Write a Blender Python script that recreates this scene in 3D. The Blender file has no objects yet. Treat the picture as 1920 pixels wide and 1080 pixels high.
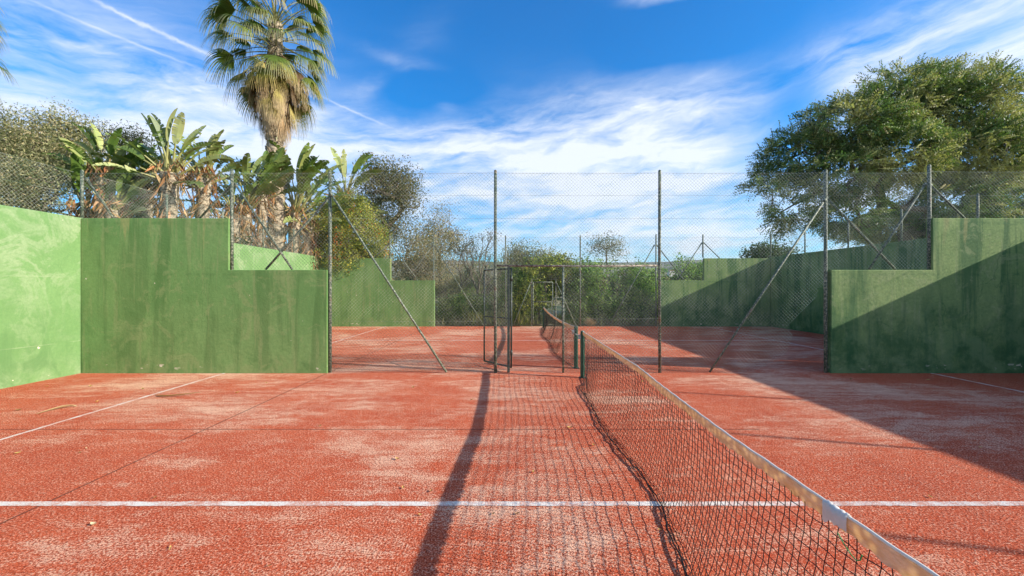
import bpy, math, random
import numpy as np
from mathutils import Vector

# ------------------------------------------------------------------ camera / world / sun / exposure
scene = bpy.context.scene
COL = scene.collection
F = 771.0          # focal length in pixels of a 1920 wide picture
H = 1.715          # eye height
def P(px, py, d):
    """point seen at pixel (1920x1080) at distance d along +Y"""
    return ((px-960)/F*d, d, H+(540-py)/F*d)

cam_d = bpy.data.cameras.new('camera'); cam = bpy.data.objects.new('camera', cam_d); COL.objects.link(cam)
cam.location = (0, 0, H); cam.rotation_euler = (math.radians(90), 0, 0)
cam_d.sensor_width = 36; cam_d.lens = 36*F/1920; cam_d.clip_start = 0.05; cam_d.clip_end = 30000
scene.camera = cam

SUNV = Vector((2.19, -0.57, 1.0)).normalized()
SUN_EL = math.asin(SUNV.z); SUN_AZ = math.atan2(SUNV.x, SUNV.y)
sd = bpy.data.lights.new('sun', 'SUN'); so = bpy.data.objects.new('sun', sd); COL.objects.link(so)
sd.energy = 5.0; sd.angle = math.radians(0.53); sd.color = (1.0, 0.93, 0.80)
so.rotation_euler = SUNV.to_track_quat('Z', 'Y').to_euler(); so.location = (20, -6, 20)
scene.view_settings.view_transform = 'Standard'; scene.view_settings.look = 'None'
scene.view_settings.exposure = 0.74; scene.view_settings.gamma = 1.0
scene.view_settings.use_curve_mapping = False

# ---- tiny node language
class S:
    def __init__(s, nt, sock): s.nt = nt; s.k = sock
    def _m(s, op, *o, clamp=False):
        n = s.nt.nodes.new('ShaderNodeMath'); n.operation = op; n.use_clamp = clamp
        for i, v in enumerate((s,)+o): put(s.nt, n.inputs[i], v)
        return S(s.nt, n.outputs[0])
    def __add__(a, b): return a._m('ADD', b)
    def __radd__(a, b): return a._m('ADD', b)
    def __sub__(a, b): return a._m('SUBTRACT', b)
    def __rsub__(a, b): return (a*-1.0)+b
    def __mul__(a, b): return a._m('MULTIPLY', b)
    def __rmul__(a, b): return a._m('MULTIPLY', b)
    def __truediv__(a, b): return a._m('DIVIDE', b)
    def __pow__(a, b): return a._m('POWER', b)
    def abs(a): return a._m('ABSOLUTE')
    def max(a, b): return a._m('MAXIMUM', b)
    def min(a, b): return a._m('MINIMUM', b)
    def exp(a): return a._m('EXPONENT')
    def sat(a): return a._m('ADD', 0.0, clamp=True)
    def sm(a, lo, hi):
        n = a.nt.nodes.new('ShaderNodeMapRange'); n.interpolation_type = 'SMOOTHSTEP'
        put(a.nt, n.inputs[0], a); n.inputs[1].default_value = lo; n.inputs[2].default_value = hi
        return S(a.nt, n.outputs[0])
def put(nt, inp, v):
    if isinstance(v, S): nt.links.new(v.k, inp)
    elif isinstance(v, (tuple, list)):
        inp.default_value = tuple(v)+(1.0,) if (len(v) == 3 and inp.type == 'RGBA') else v
    else: inp.default_value = v
def noise(nt, vec, scale=1, detail=4, rough=.55, dist=0):
    n = nt.nodes.new('ShaderNodeTexNoise'); put(nt, n.inputs['Vector'], vec)
    n.inputs['Scale'].default_value = scale; n.inputs['Detail'].default_value = detail
    n.inputs['Roughness'].default_value = rough; n.inputs['Distortion'].default_value = dist
    return S(nt, n.outputs[0])
def voro(nt, vec, scale, feature='F1'):
    n = nt.nodes.new('ShaderNodeTexVoronoi'); put(nt, n.inputs['Vector'], vec); n.feature = feature
    n.inputs['Scale'].default_value = scale
    return S(nt, n.outputs['Distance']), S(nt, n.outputs['Color']) if feature == 'F1' else None
def mixc(nt, f, a, b, mode='MIX'):
    n = nt.nodes.new('ShaderNodeMix'); n.data_type = 'RGBA'; n.blend_type = mode
    put(nt, n.inputs[0], f); put(nt, n.inputs[6], a); put(nt, n.inputs[7], b)
    return S(nt, n.outputs[2])
def comb(nt, x, y, z):
    n = nt.nodes.new('ShaderNodeCombineXYZ')
    for i, v in enumerate((x, y, z)): put(nt, n.inputs[i], v)
    return S(nt, n.outputs[0])
def sep(nt, v):
    n = nt.nodes.new('ShaderNodeSeparateXYZ'); put(nt, n.inputs[0], v)
    return [S(nt, n.outputs[i]) for i in range(3)]
def vmul(nt, v, xyz):
    n = nt.nodes.new('ShaderNodeVectorMath'); n.operation = 'MULTIPLY'; put(nt, n.inputs[0], v); n.inputs[1].default_value = xyz
    return S(nt, n.outputs[0])
def vadd(nt, v, w):
    n = nt.nodes.new('ShaderNodeVectorMath'); n.operation = 'ADD'; put(nt, n.inputs[0], v); put(nt, n.inputs[1], w)
    return S(nt, n.outputs[0])

# ---- sky: Nishita plus cirrus and contrails laid out by azimuth and elevation
world = bpy.data.worlds.new('World'); scene.world = world; world.use_nodes = True
world.cycles.sampling_method = 'MANUAL'; world.cycles.sample_map_resolution = 256
nt = world.node_tree; nt.nodes.clear()
wout = nt.nodes.new('ShaderNodeOutputWorld'); bg = nt.nodes.new('ShaderNodeBackground')
sky = nt.nodes.new('ShaderNodeTexSky'); sky.sky_type = 'NISHITA'; sky.sun_disc = False
sky.sun_elevation = SUN_EL; sky.sun_rotation = SUN_AZ; sky.altitude = 200; sky.air_density = 1.0; sky.dust_density = 0.35; sky.ozone_density = 2.5
tc = nt.nodes.new('ShaderNodeTexCoord'); D = S(nt, tc.outputs['Generated'])
dx, dy, dz = sep(nt, D)
az = dx._m('ARCTAN2', dy)*(180/math.pi); el = dz.min(1.0).max(-1.0)._m('ARCSINE')*(180/math.pi)
ae = comb(nt, az, el, 0.0)
w1 = noise(nt, ae, 0.09, 4, .6)-.5; w2 = noise(nt, vadd(nt, ae, (37., 11., 5.)), 0.09, 4, .6)-.5
azw = az+w1*5.0; elw = el+w2*3.0
def pe(px, py):
    dxp = px-960
    return math.degrees(math.atan2(dxp, F)), math.degrees(math.atan2(540-py, math.hypot(F, dxp)))
def blob(px, py, rx, ry, rot, amp):
    a0, e0 = pe(px, py); c, s = math.cos(math.radians(rot)), math.sin(math.radians(rot))
    u = ((azw-a0)*c+(elw-e0)*s)*(1/rx); v = ((elw-e0)*c-(azw-a0)*s)*(1/ry)
    return ((u*u+v*v)*-1.0).exp()*amp
blobs = [ (1140,250,13,4.6,8,.85), (1340,190,9,2.4,4,.5), (1020,290,15,5,12,.9), (1200,335,20,5,0,.8), (800,275,14,4.0,10,.62), (1330,410,22,4.5,0,.85), (960,380,30,5,0,.55),
          (1740,75,11,3.4,14,1.15), (1880,35,9,4.0,14,.95), (1570,95,4,1.4,-8,.42), (1900,120,10,5,5,.6),
          (20,170,24,6.5,-4,.44), (230,200,18,6,-6,.42), (120,270,30,7,-4,.55), (420,250,20,6,0,.40), (620,270,18,5,0,.45),
          (755,112,4.5,.7,-8,.4), (690,155,3,.9,25,.3), (838,199,1.4,.7,-8,.35), (1240,0,3.6,.8,-6,.75), (800,70,4.,2.0,40,.12),
          (60,30,30,9,-6,.22), (320,150,16,3,-8,.18), (1505,190,5,3.2,0,-.7), (1280,75,8,3.0,4,-.5), (800,190,8,3,0,-.4), (1450,285,4,1.8,0,-.6) ]
dens = None
for b in blobs:
    g = blob(*b); dens = g if dens is None else dens+g
# pale veil low over the horizon, all the way round
dens = dens + (((el-3.0)*(1/7.0)).abs()*-1.0).exp()*0.8
# unseen high cloud added behind the viewer to whiten the ambient light
dens = dens + (dy*-1.0).sm(-.05, .6)*.6
def streak(rot, sx, sy, sc, det, off, dist=0.0):
    c, s = math.cos(math.radians(rot)), math.sin(math.radians(rot))
    u = (azw*c+elw*s)*sx; v = (elw*c-azw*s)*sy
    return noise(nt, comb(nt, u+off, v, off), sc, det, .63, dist)
n1 = streak(2, .035, .15, 1.0, 10, 3.0, .25); n2 = streak(8, .08, .34, 1.3, 10, 9.0, .5); n3 = streak(6, .03, .12, 1.0, 6, 21.0, .3)
mask = (dens.min(1.15)*((n1-.5)*2.3+(n2-.5)*1.7+.66)+(n3-.62)*.3*dens.sat()).sat()
mask = mask._m('POWER', 1.15)
def trail(p0, p1, wdt, amp, rag):
    a0, e0 = pe(*p0); a1, e1 = pe(*p1); L = math.hypot(a1-a0, e1-e0); ux, uy = (a1-a0)/L, (e1-e0)/L
    nn = noise(nt, ae, 1.1, 5, .6)-.5
    t = (az-a0)*ux+(el-e0)*uy; q = (el-e0)*ux-(az-a0)*uy + nn*rag
    core = ((q*q)*(-1/(wdt*wdt))).exp()
    return core*t.sm(-1, 3)*((t-L)*-1.0).sm(-1.5, 4)*amp*(noise(nt, ae, .5, 3)*1.2+.4)
tr = trail((150,-12),(415,112),.17,.5,.6)+trail((30,-12),(385,132),.11,.26,.2)+trail((590,175),(735,240),.12,.3,.3)
mask = (mask+tr).sat()*.90
hsv = nt.nodes.new('ShaderNodeHueSaturation'); hsv.inputs['Saturation'].default_value = 1.2; hsv.inputs['Value'].default_value = 1.0
hsv.inputs['Hue'].default_value = 0.5
nt.links.new(sky.outputs[0], hsv.inputs['Color'])
skyc = mixc(nt, 1.0, S(nt, hsv.outputs[0]), (.0, .95, 1.42), 'MULTIPLY')
CLOUD = (5.9, 6.2, 6.7)
# warm aureole added round the out-of-frame sun to offset blue ambient light
dot = dx*SUNV.x+dy*SUNV.y+dz*SUNV.z
aur = dot.max(0.0)._m('POWER', 9.0)
skyc = mixc(nt, (aur*.8).sat(), skyc, (17.0, 14.0, 10.5))
fin = mixc(nt, mask*((aur*-.8)+1.0), skyc, CLOUD)
put(nt, bg.inputs['Color'], fin); bg.inputs['Strength'].default_value = 0.105
nt.links.new(bg.outputs[0], wout.inputs[0])

# ------------------------------------------------------------------ helpers
def mat(name, build, rough=.8, spec=.3, trans=0.0, bump=None):
    m = bpy.data.materials.new(name); m.use_nodes = True; nt = m.node_tree; nt.nodes.clear()
    out = nt.nodes.new('ShaderNodeOutputMaterial'); b = nt.nodes.new('ShaderNodeBsdfPrincipled')
    b.inputs['Specular IOR Level'].default_value = spec
    t = nt.nodes.new('ShaderNodeTexCoord'); oc = S(nt, t.outputs['Object'])
    r = build(nt, oc)
    if not isinstance(r, dict): r = {'c': r}
    put(nt, b.inputs['Base Color'], r['c']); put(nt, b.inputs['Roughness'], r.get('r', rough))
    if 'h' in r:
        bp = nt.nodes.new('ShaderNodeBump'); put(nt, bp.inputs['Height'], r['h']); bp.inputs['Distance'].default_value = r.get('d', .01)
        bp.inputs['Strength'].default_value = r.get('s', 1.0); nt.links.new(bp.outputs[0], b.inputs['Normal'])
    sh = b.outputs[0]
    if trans > 0:
        tl = nt.nodes.new('ShaderNodeBsdfTranslucent'); put(nt, tl.inputs['Color'], r.get('tc', r['c']))
        mx = nt.nodes.new('ShaderNodeMixShader'); mx.inputs[0].default_value = trans
        nt.links.new(sh, mx.inputs[1]); nt.links.new(tl.outputs[0], mx.inputs[2]); sh = mx.outputs[0]
    nt.links.new(sh, out.inputs[0])
    return m

class MB:
    def __init__(s): s.V = []; s.Fc = []; s.C = []; s.n = 0; s.sm = False
    def add(s, V, faces, col=None):
        V = np.asarray(V, float).reshape(-1, 3)
        if not isinstance(faces, np.ndarray):
            by = {}
            for f in faces: by.setdefault(len(f), []).append(f)
            faces = [np.array(v, int) for v in by.values()]
        else: faces = [faces]
        for f in faces: s.Fc.append(f+s.n)
        s.V.append(V); s.n += len(V)
        c = np.ones((len(V), 3)) if col is None else np.broadcast_to(np.asarray(col, float), (len(V), 3))
        s.C.append(c)
    def box(s, x0, x1, y0, y1, z0, z1, col=None):
        V = [(x, y, z) for x in (x0, x1) for y in (y0, y1) for z in (z0, z1)]
        s.add(V, [(0,1,3,2),(4,6,7,5),(0,4,5,1),(2,3,7,6),(0,2,6,4),(1,5,7,3)], col)
    def tube(s, pts, r, sides=8, col=None, cap=True):
        pts = np.asarray(pts, float); n = len(pts)
        r = np.broadcast_to(np.asarray(r, float), (n,))
        T = np.gradient(pts, axis=0); T /= np.linalg.norm(T, axis=1)[:, None]+1e-9
        a = np.array([0, 0, 1.0]) if abs(T[0][2]) < .9 else np.array([1.0, 0, 0])
        U = np.cross(T, a); U /= np.linalg.norm(U, axis=1)[:, None]+1e-9; W = np.cross(T, U)
        an = np.arange(sides)*2*math.pi/sides
        V = pts[:, None]+r[:, None, None]*(np.cos(an)[None, :, None]*U[:, None]+np.sin(an)[None, :, None]*W[:, None])
        f = []
        i = np.arange(n-1)[:, None]*sides; j = np.arange(sides)[None]; k = (j+1) % sides
        Q = np.stack([i+j, i+k, i+sides+k, i+sides+j], -1).reshape(-1, 4)
        if col is not None and np.ndim(col) == 2: col = np.repeat(np.asarray(col), sides, axis=0)
        s.add(V.reshape(-1, 3), Q, col)
        if cap:
            s.Fc.append(np.array([list(range(sides))[::-1]])+s.n-len(V)*sides)
            s.Fc.append(np.array([list(range((n-1)*sides, n*sides))])+s.n-len(V)*sides)
    def prism(s, poly, axis, a, b, col=None):
        """poly = list of 2D points; extruded on axis ('y': poly is (x,z)) from a to b"""
        n = len(poly)
        mk = {'y': lambda p, t: (p[0], t, p[1]), 'x': lambda p, t: (t, p[0], p[1]), 'z': lambda p, t: (p[0], p[1], t)}[axis]
        V = [mk(p, a) for p in poly]+[mk(p, b) for p in poly]
        fs = [tuple(range(n))[::-1], tuple(range(n, 2*n))]+[(i, (i+1) % n, n+(i+1) % n, n+i) for i in range(n)]
        s.add(V, fs, col)
    def build(s, name, m, parent=None, smooth=False, bevel=0):
        me = bpy.data.meshes.new(name)
        V = np.concatenate(s.V); C = np.concatenate(s.C)
        loops = np.concatenate([f.ravel() for f in s.Fc]); tot = np.concatenate([np.full(len(f), f.shape[1]) for f in s.Fc])
        st = np.concatenate([[0], np.cumsum(tot)[:-1]])
        me.vertices.add(len(V)); me.vertices.foreach_set('co', V.astype(np.float32).ravel())
        me.loops.add(len(loops)); me.loops.foreach_set('vertex_index', loops.astype(np.int32))
        me.polygons.add(len(tot)); me.polygons.foreach_set('loop_start', st.astype(np.int32)); me.polygons.foreach_set('loop_total', tot.astype(np.int32))
        me.polygons.foreach_set('use_smooth', np.full(len(tot), bool(smooth)))
        me.update(calc_edges=True); me.validate()
        if np.ptp(C) > 0 or C[0, 0] != 1:
            at = me.color_attributes.new('tint', 'FLOAT_COLOR', 'POINT')
            at.data.foreach_set('color', np.concatenate([C, np.ones((len(C), 1))], 1).astype(np.float32).ravel())
        me.materials.append(m)
        o = bpy.data.objects.new(name, me); COL.objects.link(o)
        if parent: o.parent = parent
        if bevel:
            bm = o.modifiers.new('bevel', 'BEVEL'); bm.width = bevel; bm.segments = 2; bm.limit_method = 'ANGLE'
        return o

def tag(o, label=None, cat=None, group=None, kind=None):
    if label: o['label'] = label
    if cat: o['category'] = cat
    if group: o['group'] = group
    if kind: o['kind'] = kind
    return o
def thing(name, label, cat, loc=(0, 0, 0), group=None):
    o = bpy.data.objects.new(name, None); COL.objects.link(o); o.location = loc; o.empty_display_size = .2
    return tag(o, label, cat, group)
def part(mb, name, m, root, smooth=False, bevel=0, label=None):
    """mesh given in world coordinates, parented to a root empty (kept in root's local space)"""
    L = np.array(root.location)
    if root.parent: L = L+np.array(root.parent.location)
    mb.V = [v-L for v in mb.V]
    o = mb.build(name, m, root, smooth, bevel)
    if label: o['label'] = label
    return o
def copy_tree(o, parent=None):
    c = o.copy(); COL.objects.link(c); c.parent = parent
    for ch in list(o.children): copy_tree(ch, c)
    return c

# ------------------------------------------------------------------ materials
def m_turf(nt, oc):
    x, y, z = sep(nt, oc)
    grain = noise(nt, oc, 78, 3, .75); grain2 = noise(nt, oc, 40, 3, .65)
    big = noise(nt, vmul(nt, oc, (.5, .8, 1)), .55, 7, .64, .4); mid = noise(nt, vmul(nt, oc, (.6, 2.6, 1)), 1.9, 6, .66, .7)
    sand = ((big-.5)*5.0+(mid-.5)*2.4+.16).sat()
    worn = noise(nt, oc, 9, 5, .6)
    sm = (sand*.9+(grain-.5)*5.0+(grain2-.5)*2.0+(worn-.5)*1.1-.02).sm(.0, 1.0)
    red = mixc(nt, (noise(nt, oc, 1.3, 4)-.5)*2.4+.5, (.54, .085, .034), (.64, .125, .052))
    red = mixc(nt, (grain-.5)._m('MULTIPLY', -8.0, clamp=True), red, (.10, .018, .012))
    c = mixc(nt, sm*.75, red, (.85, .56, .39))
    # dirt filled seams between the turf rolls
    sy = ((y-4.99+(noise(nt, oc, 1.2, 2)-.5)*.015).abs()).sm(.016, .005); sx = ((x+3.72+(noise(nt, oc, 1.2, 2)-.5)*.02).abs()).sm(.015, .005)
    sy2 = ((y-15.0).abs()).sm(.014, .004); sx2 = ((x-4.3+(noise(nt, oc, .8, 2)-.5)*.02).abs()).sm(.009, .003)*.5
    se = (sy*(x._m('LESS_THAN', 3.0))*.9+sx*.9+sy2*.5+sx2)*(noise(nt, oc, 3, 3)*1.8+.1).sat()
    c = mixc(nt, se.sat()*.85, c, (.05, .03, .025))
    return {'c': c, 'h': grain*.6+grain2*.7, 'd': .028, 's': .75, 'r': .95}
M_turf = mat('red sanded turf', m_turf, spec=.1)
def m_line(nt, oc):
    g = noise(nt, oc, 110, 3, .7); w = noise(nt, oc, 5, 5, .7)
    f = ((g-.5)*3.0+(w-.5)*2.8+.36).sm(.1, .8)
    c = mixc(nt, f*.8, (.80, .74, .67), (.60, .20, .11))
    return {'c': c, 'h': g, 'd': .02, 's': .6, 'r': .9}
M_line = mat('worn white line', m_line, spec=.1)

def wall_mat(name, base, alt, pale, dark, endwall):
    def b(nt, oc):
        x, y, z = sep(nt, oc); u = x+y
        if endwall:
            cl = noise(nt, oc, .9, 9, .66, .4); vein = (noise(nt, vmul(nt, oc, (1, 1, .8)), 1.1, 7, .66, .9)-.5).abs().sm(.06, .0)
            c = mixc(nt, (cl-.5)*4+.4, base, alt)
            up = z.sm(.6, 2.6)*.6+.3
            c = mixc(nt, (vein*(noise(nt, oc, .6, 3)-.38)*5.5).sat()*.8*up, c, pale)
            blot = noise(nt, vadd(nt, oc, (5., 3., 1.)), 1.7, 8, .65, .7).sm(.54, .68)
            c = mixc(nt, blot*.6*up, c, pale)
            low = (z*-1+.55).sm(0, .6)*noise(nt, oc, 2.5, 5).sm(.4, .65)
            c = mixc(nt, low*.6, c, pale)
            c = mixc(nt, noise(nt, vmul(nt, oc, (3, 3, .5)), 1.5, 6, .6).sm(.56, .8)*.5, c, dark)
            for zl in (1.93, .66): c = mixc(nt, ((z+(noise(nt, oc, 1.5, 3)-.5)*.03-zl).abs()).sm(.012, .003)*noise(nt, oc, 1.2, 3).sm(.42, .6)*.6, c, pale)
        else:
            st = noise(nt, comb(nt, u*2.6, 0.0, z*.22), 1.0, 6, .6, .3); st2 = noise(nt, comb(nt, u*7+20, 3.0, z*.5), 1.0, 4, .6)
            blotch = noise(nt, oc, 1.1, 7, .62, .5)
            c = mixc(nt, (blotch-.5)*4+.5, base, alt)
            c = mixc(nt, st.sm(.49, .60)*.75, c, dark)
            c = mixc(nt, st2.sm(.53, .66)*.55, c, pale)
            c = mixc(nt, (z*-1+.6).sm(0, .6)*noise(nt, oc, 3, 5).sm(.42, .62)*.45, c, pale)
            c = mixc(nt, noise(nt, vadd(nt, oc, (9., 2., 4.)), 2.2, 8, .7, 1.0).sm(.54, .62)*.5, c, pale)
            top = (noise(nt, comb(nt, u*3.2, 8.0, z*.35), 1.0, 3)-.5+z.sm(2.0, 3.2)*.1).sm(.13, .2)*z.sm(1.6, 3.1)
            c = mixc(nt, top*.75, c, (.40, .36, .15))
            rim = (z-3.02).abs().sm(.05, .0)+(z-1.99).abs().sm(.05, .0)
            c = mixc(nt, (noise(nt, comb(nt, u*4.5, 1.0, z*.3), 1.0, 5, .65)-.5).sm(.06, .16)*.6, c, dark)
            c = mixc(nt, rim.sat()*noise(nt, oc, 4, 6, .7).sm(.45, .6)*.5, c, dark)
            c = mixc(nt, noise(nt, vadd(nt, oc, (1., 4., 8.)), .55, 3).sm(.42, .6)*.35, c, mixc(nt, .5, c, pale))
        fine = noise(nt, oc, 24, 5, .65)
        c = mixc(nt, (fine-.5)*1.2+.5, c, mixc(nt, .75, c, dark))
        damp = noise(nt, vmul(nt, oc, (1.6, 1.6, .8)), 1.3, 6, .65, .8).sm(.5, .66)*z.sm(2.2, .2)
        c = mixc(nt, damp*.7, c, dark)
        if base[2] == .115: c = mixc(nt, ((noise(nt, vadd(nt, vmul(nt, oc, (1.2, 1.2, .7)), (2., 0., 7.)), 1.2, 8, .68, .5)-.5)*3.2+(z*-1+1.75)*.55).sm(-.1, .9)*.8, c, mixc(nt, noise(nt, oc, 2.2, 7, .7).sm(.42, .6), (.03, .10, .035), (.12, .20, .085)))  # right-hand walls: mottled darker green, stronger towards the bottom
        # hairline cracks and paint chips down to the render
        ds, _ = voro(nt, vadd(nt, oc, comb(nt, (noise(nt, oc, 2, 4)-.5)*.6, 0.0, (noise(nt, oc, 2.4, 4)-.5)*.6)), 1.1, 'DISTANCE_TO_EDGE')
        crack = ds.sm(.010, .002)*noise(nt, oc, .8, 2).sm(.5, .62)
        c = mixc(nt, crack*.45, c, dark)
        chips = noise(nt, vmul(nt, oc, (.7, .7, 1.6)), 9, 3, .5).sm(.62, .64)*(z*-1+.22).sm(0, .08)*z.sm(.03, .12)*noise(nt, oc, .9, 3).sm(.44, .56)+noise(nt, vadd(nt, oc, (3., 7., 2.)), 8, 2, .5).sm(.775, .785)
        c = mixc(nt, chips.sat(), c, (.62, .55, .43))
        return {'c': c, 'h': fine*.5+noise(nt, oc, 3, 5)*1.5, 'd': .008, 's': .7, 'r': .82}
    return mat(name, b, spec=.25)
M_wall_end = wall_mat('green wall paint sun bleached', (.150, .275, .098), (.19, .325, .125), (.35, .42, .25), (.09, .19, .065), True)
M_wall_side = wall_mat('green wall paint streaked', (.150, .278, .090), (.195, .335, .115), (.32, .35, .16), (.085, .175, .052), False)
M_wall_dark = wall_mat('green wall paint dark below', (.25, .35, .115), (.33, .42, .15), (.42, .45, .22), (.04, .12, .042), False)

def m_post(nt, oc):
    g = noise(nt, oc, 30, 4, .7); r = noise(nt, oc, 5, 4, .6)
    c = mixc(nt, g.sm(.44, .66), (.055, .085, .06), (.36, .37, .29))
    return mixc(nt, r.sm(.58, .68)*.7, c, (.16, .085, .05))
M_post = mat('weathered green steel', m_post, rough=.6, spec=.4)
M_rust = mat('rusty steel rail', lambda nt, oc: mixc(nt, noise(nt, oc, 22, 4, .7).sm(.4, .62), (.10, .07, .055), (.38, .34, .28)), rough=.7)
M_wire = mat('plastic coated fence wire', lambda nt, oc: mixc(nt, noise(nt, oc, 2.5, 3).sm(.35, .65), (.075, .13, .085), (.38, .40, .32)), rough=.5, spec=.4)
M_gate = mat('dark green gate steel', lambda nt, oc: mixc(nt, noise(nt, oc, 25, 4, .7).sm(.5, .7), (.022, .035, .03), (.10, .11, .09)), rough=.5, spec=.5)
M_netpost = mat('green painted net post', lambda nt, oc: mixc(nt, noise(nt, oc, 40, 4, .7).sm(.48, .66), (.012, .085, .05), (.05, .16, .10)), rough=.4, spec=.5)
M_cord = mat('black net cord', lambda nt, oc: (.012, .012, .013), rough=.7, spec=.25)
def m_tape(nt, oc):
    c = mixc(nt, noise(nt, vmul(nt, oc, (3, 1, 3)), 9, 4, .6).sm(.38, .65), (.62, .49, .33), (.80, .69, .52))
    c = mixc(nt, noise(nt, vmul(nt, oc, (4, 2, 8)), 5, 6, .7).sm(.52, .66)*.55, c, (.30, .22, .14))
    return {'c': c, 'tc': mixc(nt, voro(nt, vmul(nt, oc, (.4, 1, 1)), 24)[0].sm(.15, .6), (1.0, .76, .44), (.62, .38, .19)), 'h': noise(nt, vmul(nt, oc, (1, 3, 6)), 8, 4), 'd': .01}  # tc spots imitate the net's shadow on the backlit tape
M_tape = mat('weathered canvas tape', m_tape, rough=.9, spec=.15, trans=.42)
M_white = mat('white plastic sleeve', lambda nt, oc: mixc(nt, noise(nt, oc, 60, 3), (.70, .67, .62), (.84, .82, .78)), rough=.45, trans=.25)
M_greencord = mat('green cord', lambda nt, oc: (.03, .28, .08), rough=.6)
M_metal = mat('grey clamp metal', lambda nt, oc: (.32, .33, .32), rough=.4)
M_soil = mat('dry earth', lambda nt, oc: {'c': mixc(nt, noise(nt, oc, .35, 8, .65).sm(.4, .6), (.30, .235, .135), (.13, .14, .055)), 'h': noise(nt, oc, 4, 6), 'd': .1})
def m_terrain(nt, oc):
    a = noise(nt, oc, .02, 8, .65); bsh = noise(nt, oc, .075, 6, .75)
    c = mixc(nt, a.sm(.42, .6), (.28, .23, .13), (.15, .16, .07))
    return mixc(nt, bsh.sm(.47, .55), c, (.045, .07, .03))
M_terrain = mat('scrubby land', m_terrain)
M_hill = mat('far hills', lambda nt, oc: mixc(nt, noise(nt, oc, .004, 10, .7).sm(.45, .6), (.20, .19, .14), (.06, .08, .045)))
def leafmat(name, trans=.3, rough=.5, spec=.4):
    def b(nt, oc):
        a = nt.nodes.new('ShaderNodeAttribute'); a.attribute_name = 'tint'; c = S(nt, a.outputs['Color'])
        return {'c': c, 'tc': mixc(nt, 1.0, c, (.95, 1.12, .58), 'MULTIPLY')}
    return mat(name, b, rough=rough, spec=spec, trans=trans)
M_leaf = leafmat('leaf', .42, .6, .2); M_gloss = leafmat('glossy leaf', .22, .34, .5); M_dry = leafmat('dry leaf', .2, .9, .1)
M_bark = mat('bark', lambda nt, oc: {'c': mixc(nt, noise(nt, vmul(nt, oc, (6, 6, 1.5)), 3, 6, .7).sm(.35, .65), (.06, .045, .03), (.22, .18, .13)), 'h': noise(nt, vmul(nt, oc, (6, 6, 1.5)), 4, 5), 'd': .03})
def m_palmbark(nt, oc):
    x, y, z = sep(nt, oc)
    n = noise(nt, vmul(nt, oc, (2.4, 2.4, 7)), 2.2, 5, .6, .8)
    return {'c': mixc(nt, n.sm(.36, .6), (.10, .075, .05), (.46, .38, .27)), 'h': n, 'd': .06}
M_palmbark = mat('palm bark', m_palmbark, rough=.95)

# ------------------------------------------------------------------ ground, hills, court floor, lines
def polar(radii, zf, name, m, kind='structure', a0=-180, a1=180, na=361):
    A = np.radians(np.linspace(a0, a1, na)); V = []
    for r in radii:
        for a in A: V.append((r*math.sin(a), r*math.cos(a), zf(r, a)))
    n = na; i = np.arange(len(radii)-1)[:, None]*n; j = np.arange(n-1)[None]
    Q = np.stack([i+j, i+j+1, i+n+j+1, i+n+j], -1).reshape(-1, 4)[:, ::-1]
    mb = MB(); mb.add(V, Q.copy()); o = mb.build(name, m, smooth=True); tag(o, kind=kind); return o
def sn(a, seed): return sum(math.sin(a*k+seed*k*1.7)/k**.8 for k in (3, 5, 9, 14, 23, 41))
def zground(r, a):
    if r < 60: return -.06
    t = (r-60); base = -.06-min(t, 60)*.01
    e = max(0, r-150)
    return base + e*.045*(1-math.exp(-e/500))*(1+.12*sn(a, 2)) + sn(a*3+r*.004, 5)*min(e*.008, 2.5)
polar([.5, 3, 8, 15, 30, 45, 60, 80, 110, 150, 200, 260, 330, 420, 520, 650, 800, 1000, 1250, 1500], zground, 'ground', M_terrain)
def zhill(r, a):
    d = math.degrees(a); t = (r-1400)/2600
    mnt = 1+1.0*math.exp(-((d+33)/9)**2)+.5*math.exp(-((d+70)/15)**2)
    ridge = (195+26*sn(a, 1)+14*sn(a*2.3, 4))*mnt
    return 40+ridge*math.sin(min(1, t)*math.pi/2)**1.4 + sn(a*4+r*.002, 8)*6 if t < 1 else 40+ridge*(1-(t-1)*.35)
polar([1400, 1700, 2000, 2400, 2800, 3200, 3600, 4000, 4600, 5600], zhill, 'hills', M_hill)
mb = MB(); mb.box(-14, 17, -3, 20.4, -.2, -.045); tag(mb.build('court_margin', M_soil), kind='structure')
mb = MB(); mb.box(-8.68, 11.5, -1.73, 18.40, -.03, 0)
tag(mb.build('court_surface', M_turf), kind='structure')
XN = 1.35
def line(x0, x1, y0, y1):
    rl = random.Random(int(x0*100+y0*7)); V = []; horiz = (x1-x0) > (y1-y0); L = max(x1-x0, y1-y0); n = int(L/.035)
    for i in range(n+1):
        t = i/n; a = .002*math.sin(i*.21)+.0016*math.sin(i*.9+1); j0 = rl.uniform(-.003, .003)+a; j1 = rl.uniform(-.003, .003)+a
        V += [(x0+t*(x1-x0), y0+j0, .004), (x0+t*(x1-x0), y1+j1, .004)] if horiz else [(x1+j1, y0+t*(y1-y0), .004), (x0+j0, y0+t*(y1-y0), .004)]
    mb = MB(); mb.add(V, [(2*i, 2*i+2, 2*i+3, 2*i+1) for i in range(n)])
    tag(mb.build('court_line', M_line), kind='structure')
line(-5.75, 8.40, 3.232, 3.297)                 # centre line, near court
line(-5.80, -5.75, -1.7, 8.265); line(8.40, 8.45, -1.7, 8.265)
line(-5.60, 8.60, 13.42, 13.49)
line(-5.65, -5.60, 8.45, 18.29); line(8.60, 8.65, 8.45, 18.29)

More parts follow.
